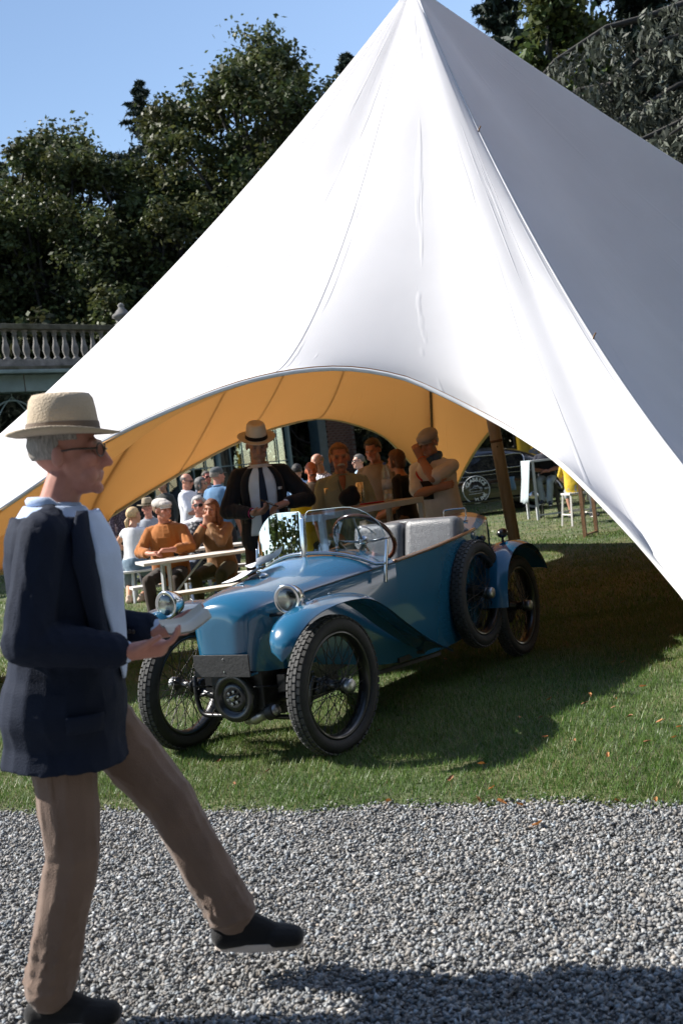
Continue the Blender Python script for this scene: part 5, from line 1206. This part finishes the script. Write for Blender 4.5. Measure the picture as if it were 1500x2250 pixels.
Person('man in grey cap and blue shirt with his back turned', stand_loc(476, 1040, 15.9), R(150), 1.76, 0, 1.1, .02, SK_RED, (.2, .18, .16), GL, pose=dict(head=(-25, 0, 0))).body().top(cloth((.10, .20, .34)), .018, -.14, .528, .6, 'shirt', .045, .006, 14, .02).trousers(cloth((.03, .03, .04))).shoes(MATS['black_matt']).hairdo('short', .008).baseball(cloth((.07, .08, .085)))
for i, (x_, y_, Y_, rz, hh, tc, lab) in enumerate([(300, 1062, 20.5, 20, 1.78, (.02, .02, .025), 'visitor in black jacket standing in the shade before the orangery glass'), (356, 1045, 22.0, -30, 1.74, (.05, .05, .045), 'visitor in dark olive coat against the orangery glass'), (262, 1090, 18.5, 60, 1.68, (.09, .06, .08), 'woman in plum floral blouse standing behind the blonde woman')]):
    Person(lab, stand_loc(x_, y_, Y_), R(rz), hh, 0, 1.0, 0, SK_TAN, (.03, .025, .02), GL).body().top(pattern_cloth('floral', (.05, .03, .05), (.16, .12, .15), 'blotch', 40) if i == 2 else cloth(tc), .018, -.15, .528, .95, 'jacket').trousers(cloth((.02, .02, .025))).shoes(MATS['black_matt']).hairdo('bob' if i == 2 else 'short', .012)
# ---- people seated at the white picnic tables
GS = 'visitors seated at the white picnic tables'
def seated(seat=.45, **k):
    d = dict(pelvis=(0, 0, seat + .115), lean=(10, 0), LF=(.14, -.42, .085), RF=(-.14, -.42, .085), LK=(.15, -.5, 1), RK=(-.15, -.5, 1), RH=(-.16, -.42, .80), LH=(.16, -.42, .80), RE=(-1, .3, -.6), LE=(1, .3, -.6), RHn=(0, 0, -1), LHn=(0, 0, -1)); d.update(k); return d
OR = cloth((.33, .115, .025)); DBR = cloth((.035, .024, .018))
O1 = Person('man in orange shirt and pale flat cap sitting with hands folded on the table', (at(370, 1180, 12.55).x, 12.55, 0), R(-6), 1.78, 1, 1.12, .05, (.42, .18, .12), (.16, .10, .06), GS, pose=seated(.46, head=(58, 2, 0), RH=(-.10, -.44, .80), LH=(.12, -.42, .82), RHd=(.85, -.5, 0), LHd=(-.85, -.45, .05), lean=(8, 0))).body()
O1.top(OR, .018, -.16, .528, .80, 'shirt', .05, .007, 15, .020, .01).trousers(DBR, .014, .06, .005, cuff=.07).shoes(MATS['black_matt'], None).hairdo('short', .012).flat_cap(cloth((.50, .46, .42)))
O1.patch('badge', cloth((.015, .015, .015)), [[(z, ph) for ph in (.42, .55, .66)] for z in (.25, .20, .15)], .026, .003)
T1_ = Person('woman with long auburn hair in tan cardigan holding her hands to her mouth', (at(482, 1180, 12.75).x, 12.75, 0), R(-18), 1.70, 1, 1.0, .0, (.40, .19, .12), (.17, .06, .025), GS, pose=seated(.46, head=(4, 2, 0), LHt=(.02, -.19, .56), RHt=(-.04, -.19, .55), LE=(.5, -.6, -1), RE=(-.5, -.6, -1), LHd=(-.3, .1, 1), RHd=(.3, .1, 1), LHn=(-.6, .6, 0), RHn=(.6, .6, 0), curlL=70, curlR=70)).body()
T1_.top(cloth((.26, .135, .06)), .020, -.18, .50, .93, 'cardigan', .045, .006, 16, .022, .015).trousers(cloth((.085, .075, .04)), .012, .05).shoes(MATS['black_matt']).hairdo('long', .014); T1_.wristband(cloth((.6, .05, .05)), 'R', .93)
G1 = Person('smiling grey haired man in sunglasses and patterned vest at the second table', (at(440, 1130, 14.0).x, 14.0, 0), R(4), 1.76, 0, 1.05, .02, SK_RED, (.36, .35, .34), GS, pose=seated(.46, RH=(-.16, -.36, .80), LH=(.16, -.36, .80))).body()
G1.top(cloth((.66, .66, .68)), .012, -.12, .528, .4, 'polo', .05).top(pattern_cloth('camo', (.02, .022, .03), (.32, .32, .33), 'blotch', 36), .020, -.12, .505, 0, 'vest', .05, .004, 3, -.004, 0, False).trousers(cloth((.06, .09, .16))).shoes(MATS['black_matt']).hairdo('short', .014).sunglasses(MATS['dark_lens'])
B1 = Person('blonde woman with ponytail in white sleeveless top sitting with her back turned', (at(290, 1190, 15.2).x, 15.2, 0), R(158), 1.68, 0, .92, .0, (.46, .24, .15), (.55, .38, .20), GS, pose=seated(.46, head=(-22, 0, 0), pony=1, LF=(.10, .10, .085), RF=(-.06, .02, .085), RH=(-.2, -.30, .76), LH=(.2, -.3, .76))).body()
B1.top(cloth((.66, .66, .68)), .012, -.06, .50, .10, 'top', .05, .004, 17, .008, 0, False).hairdo('short', .014)
B = Blob(); B1.torso(B, -.14, .06, .014)
for n in 'LR': B.cap(B1.j[n]['hp'], B1.j[n]['kn'], .115, .10)
JOBS.append((B.temp('skirt', .012, 3, .7), 'skirt', cloth((.13, .19, .25), .9, 'denim'), B1.root, B1.wrinkle(.006, 14, 5))); B1.shoes(cloth((.45, .33, .25), .6, 'sandal'))
H1 = Person('man in beige felt hat sitting across from the blonde woman', (at(328, 1130, 16.6).x, 16.6, 0), R(5), 1.76, 0, 1.05, .0, SK_RED, (.3, .28, .26), GS, pose=seated(.46)).body().top(cloth((.24, .26, .30)), .016, -.14, .528, .95, 'shirt').trousers(cloth((.05, .05, .06))).shoes(MATS['black_matt']).hairdo('short', .006)
H1.fedora(cloth((.32, .26, .18), .9, 'felt'), cloth((.10, .08, .05)), .07, .012, .115)
# ---- people beyond the mast
GR = 'visitors beyond the tent mast'
J1 = Person('man in dark T-shirt and light jeans perched on a bar stool', (at(1200, 1030, 23.8).x, 23.8, 0), R(-18), 1.76, 0, 1.05, .03, SK_RED, (.1, .08, .06), GR, pose=seated(.76, LF=(.04, -.38, .36), RF=(-.10, -.44, .40), RH=(-.02, -.36, 1.02), LH=(.05, -.34, 1.0), RHd=(.8, -.5, 0), LHd=(-.8, -.5, 0), lean=(14, 0))).body().top(cloth((.02, .022, .032)), .016, -.14, .52, .4, 'tshirt', .05).trousers(cloth((.27, .33, .38), .9, 'denim'), .014, .06, .005, cuff=.07).shoes(cloth((.02, .03, .05)), mat('white_sole', (.6, .6, .6), .7)).hairdo('short', .01)
Y1 = Person('person in yellow shirt and grey shorts sitting on a white stool', (at(1262, 1070, 20.5).x, 20.5, 0), R(170), 1.72, 0, 1.05, .03, SK_TAN, (.08, .05, .03), GR, pose=seated(.62, LF=(.1, -.35, .2), RF=(-.1, -.35, .2))).body().top(cloth((.55, .38, .03)), .018, -.16, .52, .45, 'tshirt', .05).trousers(cloth((.25, .27, .30)), .016, .04, .005, length=.15, cuff=.075).shoes(MATS['black_matt']).hairdo('short', .01)
F1_ = Person('person in dark jeans standing just behind the tent skirt', (at(1312, 1120, 22.4).x, 22.4, 0), R(40), 1.76, 0, 1., 0, SK_TAN, (.05, .04, .03), GR, pose=dict(RF=(-.12, .05, .085), LF=(.14, -.2, .085))).body().top(cloth((.10, .10, .12)), .016, -.14, .528, .5, 'shirt').trousers(cloth((.03, .04, .055), .9, 'denim')).shoes(cloth((.015, .015, .018)), MATS['white_sole']).hairdo('short', .01)
flush_people()
# things people hold
ph = S_.root.matrix_basis if False else None
rt = Matrix.Translation(S_.root.location) @ Matrix.Rotation(R(6), 4, 'Z')
o = MB().box((0, 0, 0), (.075, .15, .010)).build('smartphone', mat('phone_black', (.01, .01, .012), .15, coat=.5), None, bevel=.003, loc=rt @ (Vector((.03, -.36, 1.165))*S_.k), rot=(R(25), R(10), R(60))); tag(o, 'black smartphone held by the man in dark suit', 'phone')
wt = Matrix.Translation(W.root.location) @ Matrix.Rotation(R(90), 4, 'Z')
G = [[Vector((.13*(i/8 - .5), .10*(j/6 - .5), .05*abs(i/8 - .5)**1.3 + .01*math.sin(j))) for j in range(7)] for i in range(9)]
b2 = MB(); b2.grid(G); b2.grid([[q - Vector((0, 0, .006)) for q in r_] for r_ in G], flip=True)
o = b2.build('programme_booklet', mat('cream_paper', (.62, .58, .48), .8, var=.08), None, True, loc=wt @ (Vector((-.04, -.375, 1.09))*W.k), rot=(R(20), R(-14), R(20))); tag(o, 'open cream booklet in the hands of the walking man', 'booklet')
# ================================================================== furniture
mat('white_wood', (.62, .60, .56), .5, var=.12, vscale=14, bump=.2, bscale=40, stretch=(1, 8, 8))
mat('white_metal', (.50, .52, .54), .45, var=.08)
mat('brown_wood', (.16, .085, .04), .6, var=.3, vscale=10, bump=.25, bscale=30, stretch=(6, 6, 1))
mat('table_brown', (.20, .12, .07), .35, var=.25, vscale=8, stretch=(1, 8, 1))
glass_mat('clear_glass', (.95, .97, .97), .0, 2.0, .95)
def picnic_table(loc, rz, label, L_=2.1, wd=.55, z=.75, name='picnic_table'):
    t = empty(name, loc, rz, label, 'table', 'white picnic tables and benches')
    for k in range(3): MB().box((0, (k - 1)*wd/3, z - .015), (L_, wd/3 - .006, .03)).build('plank', 'white_wood', t, bevel=.004)
    for sg in (-1, 1):
        x = sg*(L_/2 - .28)
        for s2 in (-1, 1): MB().bar((x, s2*(wd/2 - .09), z - .03), (x + sg*.02, s2*(wd/2 - .06), 0), .035, .035).build('leg', 'white_metal', t)
        MB().bar((x, -wd/2 + .08, .12), (x, wd/2 - .08, .12), .025, .025).build('stretcher', 'white_metal', t); MB().bar((x, 0, .30), (x - sg*.42, 0, z - .035), .02, .02).build('brace', 'white_metal', t)
        MB().bar((x, -wd/2 + .08, z - .05), (x, wd/2 - .08, z - .05), .03, .03).build('cross_rail', 'white_metal', t)
    return t
def bench(loc, rz, label, L_=2.1, wd=.26, z=.45):
    t = empty('bench', loc, rz, label, 'bench', 'white picnic tables and benches')
    MB().box((0, 0, z - .016), (L_, wd, .032)).build('seat', 'white_wood', t, bevel=.005)
    for sg in (-1, 1):
        x = sg*(L_/2 - .25)
        for s2 in (-1, 1): MB().bar((x, s2*(wd/2 - .05), z - .03), (x + sg*.02, s2*(wd/2 - .03), 0), .03, .03).build('leg', 'white_metal', t)
        MB().bar((x, -wd/2 + .05, .13), (x, wd/2 - .05, .13), .02, .02).build('stretcher', 'white_metal', t); MB().bar((x, 0, .16), (x - sg*.3, 0, z - .03), .016, .016).build('brace', 'white_metal', t)
    return t
a1 = R(20); d1 = Vector((math.cos(a1), math.sin(a1), 0)); n1 = Vector((-math.sin(a1), math.cos(a1), 0)); c1 = Vector((-2.12, 11.50, 0))
picnic_table(c1 + d1*1.05 + n1*.275, a1, 'white picnic table where the man in orange shirt sits')
bench(c1 + d1*1.10 - n1*.50, a1, 'empty white bench in front of the picnic table')
bench(c1 + d1*1.05 + n1*1.05, a1, 'white bench carrying the man in orange and the woman in tan', z=.44)
picnic_table((-1.25, 13.52, 0), R(5), 'white picnic table with a beer glass behind the man in orange', 2.0, .4, .75)
bench((-1.4, 14.05, 0), R(5), 'white bench under the grey haired man in patterned vest')
bench((at(300, 1255, 15.2).x + .25, 15.22, 0), R(12), 'short white bench under the blonde woman', 1.1)
picnic_table((at(300, 1200, 15.9).x + .45, 15.95, 0), R(8), 'white picnic table between the blonde woman and the man in felt hat', 1.6, .5)
bench((at(328, 1130, 16.6).x + .1, 16.65, 0), R(8), 'white bench under the man in beige felt hat', 1.4)
# glasses
def tumbler(loc, label, h=.17, r=.035, fill=.0, beer=None, parent=None):
    g = empty('beer_glass', loc, 0, label, 'glass', 'drinking glasses on the tables')
    MB().lathe([(.0, .004), (r*.8, .004), (r*.95, h), (r, h), (r*.86, 0), (0, 0)], 20, cap=False).build('glass_wall', 'clear_glass', g, True)
    if fill: MB().lathe([(0, .012), (r*.76, .012), (r*.82, h*fill), (0, h*fill)], 18).build('drink', mat('ale', (.45, .30, .12), .1) if beer else 'clear_glass', g, True)
    return g
tumbler(gnd(425, 1173, .75).to_tuple()[:2] + (.751,), 'small glass on the table before the man in patterned vest', .13, .034)
# high bar table behind the car
BT = 1.17; e0, e1 = gnd(703, 1130, BT), gnd(926, 1091, BT); dv = (e1 - e0).normalized(); nv = Vector((-dv.y, dv.x, 0)); Lb = (e1 - e0).length; ab = math.atan2(dv.y, dv.x)
bt = empty('bar_table', (e0 + e1)*.5*1 + nv*.17 - Vector((0, 0, BT)), ab, 'high white framed bar table between the car and the moustached man', 'table')
MB().box((0, 0, BT - .012), (Lb - .07, .30, .02)).build('table_top', 'table_brown', bt)
for s2 in (-1, 1): MB().box((0, s2*.165, BT - .025), (Lb, .045, .05)).build('frame_rail', 'white_metal', bt, bevel=.004)
for sg in (-1, 1):
    MB().box((sg*(Lb/2 - .022), 0, BT - .025), (.045, .285, .05)).build('frame_rail', 'white_metal', bt, bevel=.004)
    for s2 in (-1, 1): MB().box((sg*(Lb/2 - .022), s2*.165, (BT - .05)/2), (.045, .045, BT - .05)).build('leg', 'white_metal', bt, bevel=.004)
    MB().box((sg*(Lb/2 - .022), 0, .25), (.035, .285, .035)).build('foot_rail', 'white_metal', bt)
MB().box((0, .165, .25), (Lb - .09, .035, .035)).build('foot_rail', 'white_metal', bt)
def on_table(px_, py_): p = gnd(px_, py_, BT); return p
tumbler(on_table(722, 1112), 'empty tall beer glass before the moustached man', .17, .036)
tumbler(on_table(793, 1105), 'half full tall beer glass beside the water bottle', .19, .038, .5)
p = on_table(853, 1098); btl = empty('water_bottle', p, 0, 'big clear plastic water bottle with blue cap on the bar table', 'bottle')
MB().lathe([(0, 0), (.04, 0), (.045, .012), (.045, .05), (.042, .055), (.045, .06), (.045, .20), (.043, .23), (.032, .28), (.017, .315), (.015, .33), (0, .33)], 22).build('bottle_body', mat('frosted_plastic', (.62, .62, .60), .25, var=.15, vscale=30, trans=.55, spec=.6), btl, True)
MB().lathe([(.0455, .10), (.046, .10), (.046, .19), (.0455, .19)], 22, cap=False).build('label_band', mat('label_white', (.55, .60, .68), .6, var=.2, vscale=40), btl, True)
MB().lathe([(.017, .325), (.018, .326), (.018, .348), (0, .350)], 14).build('cap', mat('blue_cap', (.03, .10, .35), .4), btl, True)
b_ = Blob(); p = on_table(770, 1112); b_.ell((p.x, p.y + .12, p.z + .07), (.10, .07, .085)); b_.ell((p.x + .03, p.y + .12, p.z + .14), (.05, .05, .04)); JOBS.append((b_.temp('camera_bag', .01, 3, .8), 'camera_bag', cloth((.012, .011, .012), .8, 'bag'), None, None)); flush_people()
for o in C.objects:
    if o.name.startswith('camera_bag'): tag(o, 'small black camera bag lying on the bar table', 'bag')
p = on_table(818, 1107); o = MB().box((0, 0, .006), (.20, .09, .012)).build('red_napkin', cloth((.45, .03, .03)), None, loc=p + Vector((0, .08, 0)), rot=(0, 0, .6)); tag(o, 'folded red napkin on the bar table', 'napkin')
# tall table with cloth beyond the mast, bar stool, wooden bar table, white stool
g0 = Vector((at(1160, 1000, 23.4).x, 23.4, 0)); H2 = 1.27
t2 = empty('bar_table', g0 + Vector((.85, .3, 0)), R(8), 'tall white bar table with pale cloth beyond the mast', 'table')
MB().box((0, 0, H2 - .02), (1.8, .7, .04)).build('table_top', 'white_metal', t2)
for sg in (-1, 1):
    for s2 in (-1, 1): MB().bar((sg*.86, s2*.32, H2 - .04), (sg*.86, s2*.32, 0), .05, .05).build('leg', 'white_metal', t2)
MB().box((0, -.32, .10), (1.7, .03, .03)).build('foot_rail', 'white_metal', t2)
G = [[Vector((-.93 - .10*(i/10)*(1 + .3*math.sin(j*1.3)) - .03*math.sin(j*2.1 + i*.1)*(i/10), -.36 + .62*j/14, H2 + .008 - .92*(i/10)*(1 - .12*abs(j/14 - .5)))) for j in range(15)] for i in range(11)]
cl = MB(); cl.grid(G); o = cl.build('table_cloth', cloth((.36, .42, .44), .8, 'cloth'), None, True); o.matrix_world = Matrix.Translation(g0 + Vector((.85, .3, 0))) @ Matrix.Rotation(R(8), 4, 'Z'); md = o.modifiers.new('t', 'SOLIDIFY'); md.thickness = .006; tag(o, 'pale grey cloth hanging from the tall table end', 'cloth')
def stool(loc, rz, label, z, m, w_=.36, name='bar_stool'):
    t = empty(name, loc, rz, label, 'stool'); MB().box((0, 0, z - .02), (w_, w_, .04)).build('seat', m, t, bevel=.008)
    for sg in (-1, 1):
        for s2 in (-1, 1): MB().bar((sg*(w_/2 - .03), s2*(w_/2 - .03), z - .04), (sg*(w_/2 + .02), s2*(w_/2 + .02), 0), .032, .032).build('leg', m, t)
        MB().bar((sg*(w_/2), -w_/2, z*.35), (sg*(w_/2), w_/2, z*.35), .022, .022).build('rung', m, t); MB().bar((-w_/2, sg*w_/2, z*.45), (w_/2, sg*w_/2, z*.45), .022, .022).build('rung', m, t)
    return t
stool(J1.root.location + Vector((0, .03, 0)), R(-18), 'dark metal bar stool under the man in light jeans', .755, 'black_paint')
stool(Y1.root.location, R(12), 'white wooden stool under the person in yellow', .615, 'white_wood', .42, 'stool')
ga, gb = gnd(1285, 1181), gnd(1310, 1172); t3 = empty('wooden_bar_table', ga, math.atan2((gb - ga).y, (gb - ga).x) if (gb - ga).length > .1 else 0, 'brown wooden bar table half hidden by the tent skirt', 'table')
for x_, y_ in ((0, 0), ((gb - ga).length, 0), (0, -1.1), ((gb - ga).length, -1.1)): MB().bar((x_, y_, 1.06), (x_, y_, 0), .055, .055).build('leg', 'brown_wood', t3)
MB().box(((gb - ga).length/2, -.55, 1.08), ((gb - ga).length + .1, 1.25, .04)).build('table_top', 'brown_wood', t3)
MB().bar((0, 0, .035), ((gb - ga).length, 0, .035), .03, .03).build('foot_rail', 'brown_wood', t3)

# ================================================================== black saloon with roundel
wc = at(1166, 1098, 27.4); sal = empty('black_saloon', (wc.x, 28.2, 0), R(186), 'glossy black vintage saloon with round white door emblem', 'car')
sal.scale = (1.12,)*3
mat('gloss_black', (.006, .007, .010), .12, var=0, coat=1.); mat('saloon_glass', (.012, .012, .014), .05, var=.3, vscale=4, spec=.8); mat('sign_white', (.62, .64, .66), .6, var=.06)
# local: +x toward the bonnet, origin at rear wheel, +y toward the camera
ST = [(-.95, .30, .20, .62, .40), (-.88, .52, .34, .74, .36), (-.70, .62, .42, .92, .34), (-.35, .68, .48, 1.18, .32), (.05, .71, .52, 1.38, .31), (.5, .73, .54, 1.50, .30), (1.0, .73, .55, 1.53, .30), (1.45, .72, .54, 1.49, .30), (1.72, .70, .52, 1.36, .30), (1.95, .66, .52, 1.06, .31), (2.2, .58, .44, .99, .33), (2.7, .48, .34, .94, .36), (3.05, .36, .22, .84, .40), (3.12, .2, .1, .7, .45)]
G = []
for x, wb, wr, zr, zb in ST:
    be = min(.92, zr - .06); sec = [(wb*.95, zb), (wb*1.02, (zb + be)/2), (wb, be), (wb*.5 + wr*.5, be*.45 + zr*.55), (wr, zr - .07*min(1, (zr - be)*3)), (wr*.7, zr - .015), (0, zr)]
    G.append([Vector((x, y, z)) for y, z in sec] + [Vector((x, -y, z)) for y, z in reversed(sec[:-1])])
bm_ = MB(); bm_.grid(G, flip=True); o = bm_.build('body', 'gloss_black', sal, True); md = o.modifiers.new('s', 'SUBSURF'); md.levels = 1; md.render_levels = 2
for x0, nm in ((0, 'rear_wing'), (2.45, 'front_wing')):
    for sy in (1, -1):
        Q = [[Vector((x0 + (.50 + (.10 if q in (1, 2) else 0))*math.cos(a)*(1.15 if math.cos(a) < 0 else 1), sy*(.52 + .17*q/3 + (.05 if q == 2 else 0)), .34 + (.42 + (.06 if q in (1, 2) else 0))*math.sin(a))) for q in range(4)] for a in [math.pi*k/14 for k in range(15)]]
        b2 = MB(); b2.grid(Q); o = b2.build(nm, 'gloss_black', sal, True); md = o.modifiers.new('t', 'SOLIDIFY'); md.thickness = .03
        w_ = empty('wheel', (x0, sy*.62, .31), 0, parent=sal); Mx = Matrix.Rotation(R(-90*sy), 4, 'X')
        MB().lathe([(.19, -.06), (.27, -.07), (.305, -.05), (.31, 0), (.305, .05), (.27, .07), (.19, .06)], 32, Mx, cap=False).build('tyre', 'rubber', w_, True)
        MB().lathe([(.215, .066), (.26, .072), (.262, .070), (.215, .062)], 32, Mx, cap=False).build('whitewall', mat('pale_wall', (.35, .35, .35), .7), w_, True)
        MB().lathe([(.20, .055), (.17, .05), (.14, .02), (.12, .06), (.06, .085), (0, .09)], 28, Mx).build('hub_cap', 'nickel', w_, True)
        MB().lathe([(.20, .05), (.12, .0), (0, 0)], 28, Mx).build('rim', 'pale_wall', w_, True)
for sy in (1, -1):
    MB().box((1.0, sy*.70, .33), (1.7, .16, .05)).build('running_board', 'gloss_black', sal, bevel=.01)
def side_pt(x, z):                      # outward side of the cabin
    wb = float(np.interp(x, [s_[0] for s_ in ST], [s_[1] for s_ in ST])); wr = float(np.interp(x, [s_[0] for s_ in ST], [s_[2] for s_ in ST])); zr = float(np.interp(x, [s_[0] for s_ in ST], [s_[3] for s_ in ST]))
    be = .92
    return Vector((x, (wb if z <= be else wb + (wr - wb)*min(1, (z - be)/(zr - .07 - be))) + .012, z))
for x0, x1 in ((.12, .62), (.72, 1.52)):
    m_ = (.5*(x0 + x1)); ring = []
    for q in range(24):
        a = 2*math.pi*q/24; cx, cz = math.cos(a), math.sin(a); ring.append((m_ + (x1 - x0)/2*math.copysign(abs(cx)**.45, cx), 1.155 + .175*math.copysign(abs(cz)**.45, cz)*(1 if x0 > .5 else .85)))
    P3 = [side_pt(x, z) + Vector((0, .012, 0)) for x, z in ring]
    wn = MB().add(P3, [tuple(range(24))]).build('side_window', 'saloon_glass', sal); MB().tube(P3, .012, 6, closed=True).build('window_frame', 'nickel', wn, True)
MB().tube([side_pt(x, .90) + Vector((0, .012, 0)) for x in np.linspace(.0, 1.7, 12)], .006, 6).build('trim_strip', 'nickel', sal, True)
MB().tube([side_pt(.55, .82) + Vector((0, .03, 0)), side_pt(.70, .82) + Vector((0, .03, 0))], .012, 6).build('door_handle', 'nickel', sal, True)
# roundel on the door (car faces away to the picture's left, so x runs leftwards)
RC = (1.30, .60); RR = .30; rd = empty('door_emblem', (0, 0, 0), 0, parent=sal); yy = .765
def rpt(a, r_, dy=0.): return Vector((RC[0] - r_*math.cos(a), yy + dy, RC[1] + r_*math.sin(a)))
MB().tube([rpt(2*math.pi*q/48, RR) for q in range(48)], .008, 6, closed=True).build('ring', 'sign_white', rd, True)
def letter(ch, pos, rot, size, m, parent, name='letter'):
    cu = bpy.data.curves.new(name, 'FONT'); cu.body = ch; cu.size = size; cu.align_x = 'CENTER'; cu.align_y = 'CENTER'; cu.extrude = .002; cu.offset = .004*size/.1
    o = bpy.data.objects.new(name, cu); C.objects.link(o); dg = bpy.context.evaluated_depsgraph_get(); me = bpy.data.meshes.new_from_object(o.evaluated_get(dg)); bpy.data.objects.remove(o); bpy.data.curves.remove(cu); me.materials.clear()
    o = obj(name, me, m, parent); o.matrix_basis = Matrix.Translation(pos) @ rot; return o
# upright text facing +y, reading toward -x
FACE = Matrix(((-1, 0, 0, 0), (0, 0, 1, 0), (0, 1, 0, 0), (0, 0, 0, 1)))
for i, ch in enumerate('CLASSICS'):
    a = R(90 + 3.5*17 - i*17); letter(ch, rpt(a, RR*.74, .004), FACE @ Matrix.Rotation(a - math.pi/2, 4, 'Z'), .115, 'sign_white', rd)
for i, ch in enumerate('YLINE'):
    a = R(-98 + i*16); letter(ch, rpt(a, RR*.76, .004), FACE @ Matrix.Rotation(a + math.pi/2, 4, 'Z'), .105, 'sign_white', rd)
lc = lambda L_: [Vector((RC[0] - x*RR, yy, RC[1] + z*RR)) for x, z in L_]
m_ = MB()
for L_ in ([(-.5, -.12), (-.5, .05), (-.25, .10), (-.15, .28), (.12, .30), (.28, .12), (.42, .06), (.45, -.12), (-.5, -.12)], [(-.12, .1), (-.08, .24), (.08, .25), (.18, .1), (-.12, .1)], [(.28, .12), (.36, .17), (.44, .06), (.36, -.1), (.28, .0), (.28, .12)], [(-.6, -.30), (.55, -.26)], [(.62, .06), (.92, .08)], [(.62, 0.), (.92, .02)]): m_.tube(lc(L_), .005, 5)
m_.build('car_drawing', 'sign_white', rd, True)
# small blue cloth hung on the saloon door
o = MB().grid([[Vector((.42 + .05*j + .012*math.sin(i), .80 + .02*math.sin(j*2.4), .80 - .05*i)) for j in range(6)] for i in range(7)]).build('blue_towel', cloth((.10, .17, .25)), None, True); o.matrix_world = Matrix.Translation(sal.location) @ Matrix.Rotation(R(186), 4, 'Z') @ Matrix.Scale(1.12, 4); md = o.modifiers.new('t', 'SOLIDIFY'); md.thickness = .01; tag(o, 'small blue towel hanging on the black saloon', 'towel')
# ================================================================== yellow banner
bp_ = at(1128, 960, 29.5); bn = empty('banner_flag', (bp_.x, 29.5, 0), 0, 'tall yellow banner with grey lettering behind the saloon', 'banner')
mat('banner_yellow', (.52, .34, .03), .75, var=.08, translucent=.25)
MB().tube([(0, 0, 0), (0, 0, 4.2)], .02, 8).build('pole', 'black_paint', bn, True)
G = [[Vector((.05 + .95*i/14, .05*math.sin(i*1.1), .35 + 3.5*j/10)) for j in range(11)] for i in range(15)]
MB().grid(G).build('banner_cloth', 'banner_yellow', bn, True)
for i, ch in enumerate('CLASSICS'): letter(ch, Vector((.52, -.08, .75 + i*.36)), Matrix.Rotation(R(90), 4, 'X') @ Matrix.Rotation(R(90), 4, 'Z'), .42, mat('banner_grey', (.20, .21, .24), .8), bn)

# ================================================================== fallen leaves
mat('leaf_orange', (.36, .15, .04), .6, var=.3, vscale=40, translucent=.2); mat('leaf_brown', (.20, .085, .03), .7, var=.3, vscale=40); mat('leaf_gold', (.55, .30, .04), .55, var=.25, vscale=50, translucent=.2)
def leaf_mesh(seed):
    rs = random.Random(seed); n = 14; rim = []
    for k in range(n):
        a = 2*math.pi*k/n; r_ = (.6 + .4*abs(math.cos(a)))*(1 + .28*math.cos(5*a + seed)*.6); rim.append(Vector((r_*math.cos(a), .62*r_*math.sin(a), .25*abs(math.sin(a)) + .2*math.cos(2*a + seed)*.5 + .2)))
    b = MB(); b.add([Vector((0, 0, 0))] + rim, [(0, 1 + k, 1 + (k + 1) % n) for k in range(n)]); b.tube([(-.1, 0, .05), (-.9, .05, .12), (-1.5, 0, .2)], .04, 4); return b.mesh('fallen_leaf')
LM = [leaf_mesh(i) for i in range(4)]
lz = [(870, 400), (1035, 420), (1060, 378), (1183, 397), (1170, 440), (1215, 225), (1310, 340), (830, 485), (730, 487), (850, 578), (990, 595), (1480, 530), (1455, 580), (1330, 600), (1145, 663), (550, 705), (405, 775), (600, 818), (380, 212), (1250, 480), (1390, 505)]
ge = [(1185, 877), (1370, 875), (730, 897), (115, 880), (535, 875), (815, 990), (645, 885)]
def add_leaf(p, i, sc_, mt, label, group):
    me = LM[i % 4].copy(); me.materials.append(MATS[mt]); o = bpy.data.objects.new('fallen_leaf', me); C.objects.link(o); o.location = p; o.scale = (sc_,)*3; o.rotation_euler = (rnd.uniform(-.5, .5), rnd.uniform(-.5, .5), rnd.uniform(0, 6.28)); tag(o, label, 'leaf', group)
for i, (x_, y_) in enumerate(lz): add_leaf(gnd(800 + x_/2.143, 1350 + y_/2.143, .028), i, rnd.uniform(.013, .021), ('leaf_orange', 'leaf_brown', 'leaf_orange')[i % 3], 'small fallen autumn leaf lying on the sunlit lawn', 'autumn leaves on the lawn')
for i, (x_, y_) in enumerate(ge): add_leaf(gnd(800 + x_/2.143, 1350 + y_/2.143, .0), i, rnd.uniform(.016, .024), 'leaf_orange', 'small fallen orange leaf on the gravel by the lawn edge', 'autumn leaves on the gravel edge')
for i in range(7): add_leaf(Vector((rnd.uniform(-1.3, .2), rnd.uniform(5.2, 6.2), .028)), i, .015, 'leaf_brown', 'tiny brown leaf in the grass before the roadster', 'brown leaves near the roadster')
add_leaf(gnd(78, 2152, .0), 2, .038, 'leaf_gold', 'large golden leaf on the gravel beside the walking man', None)
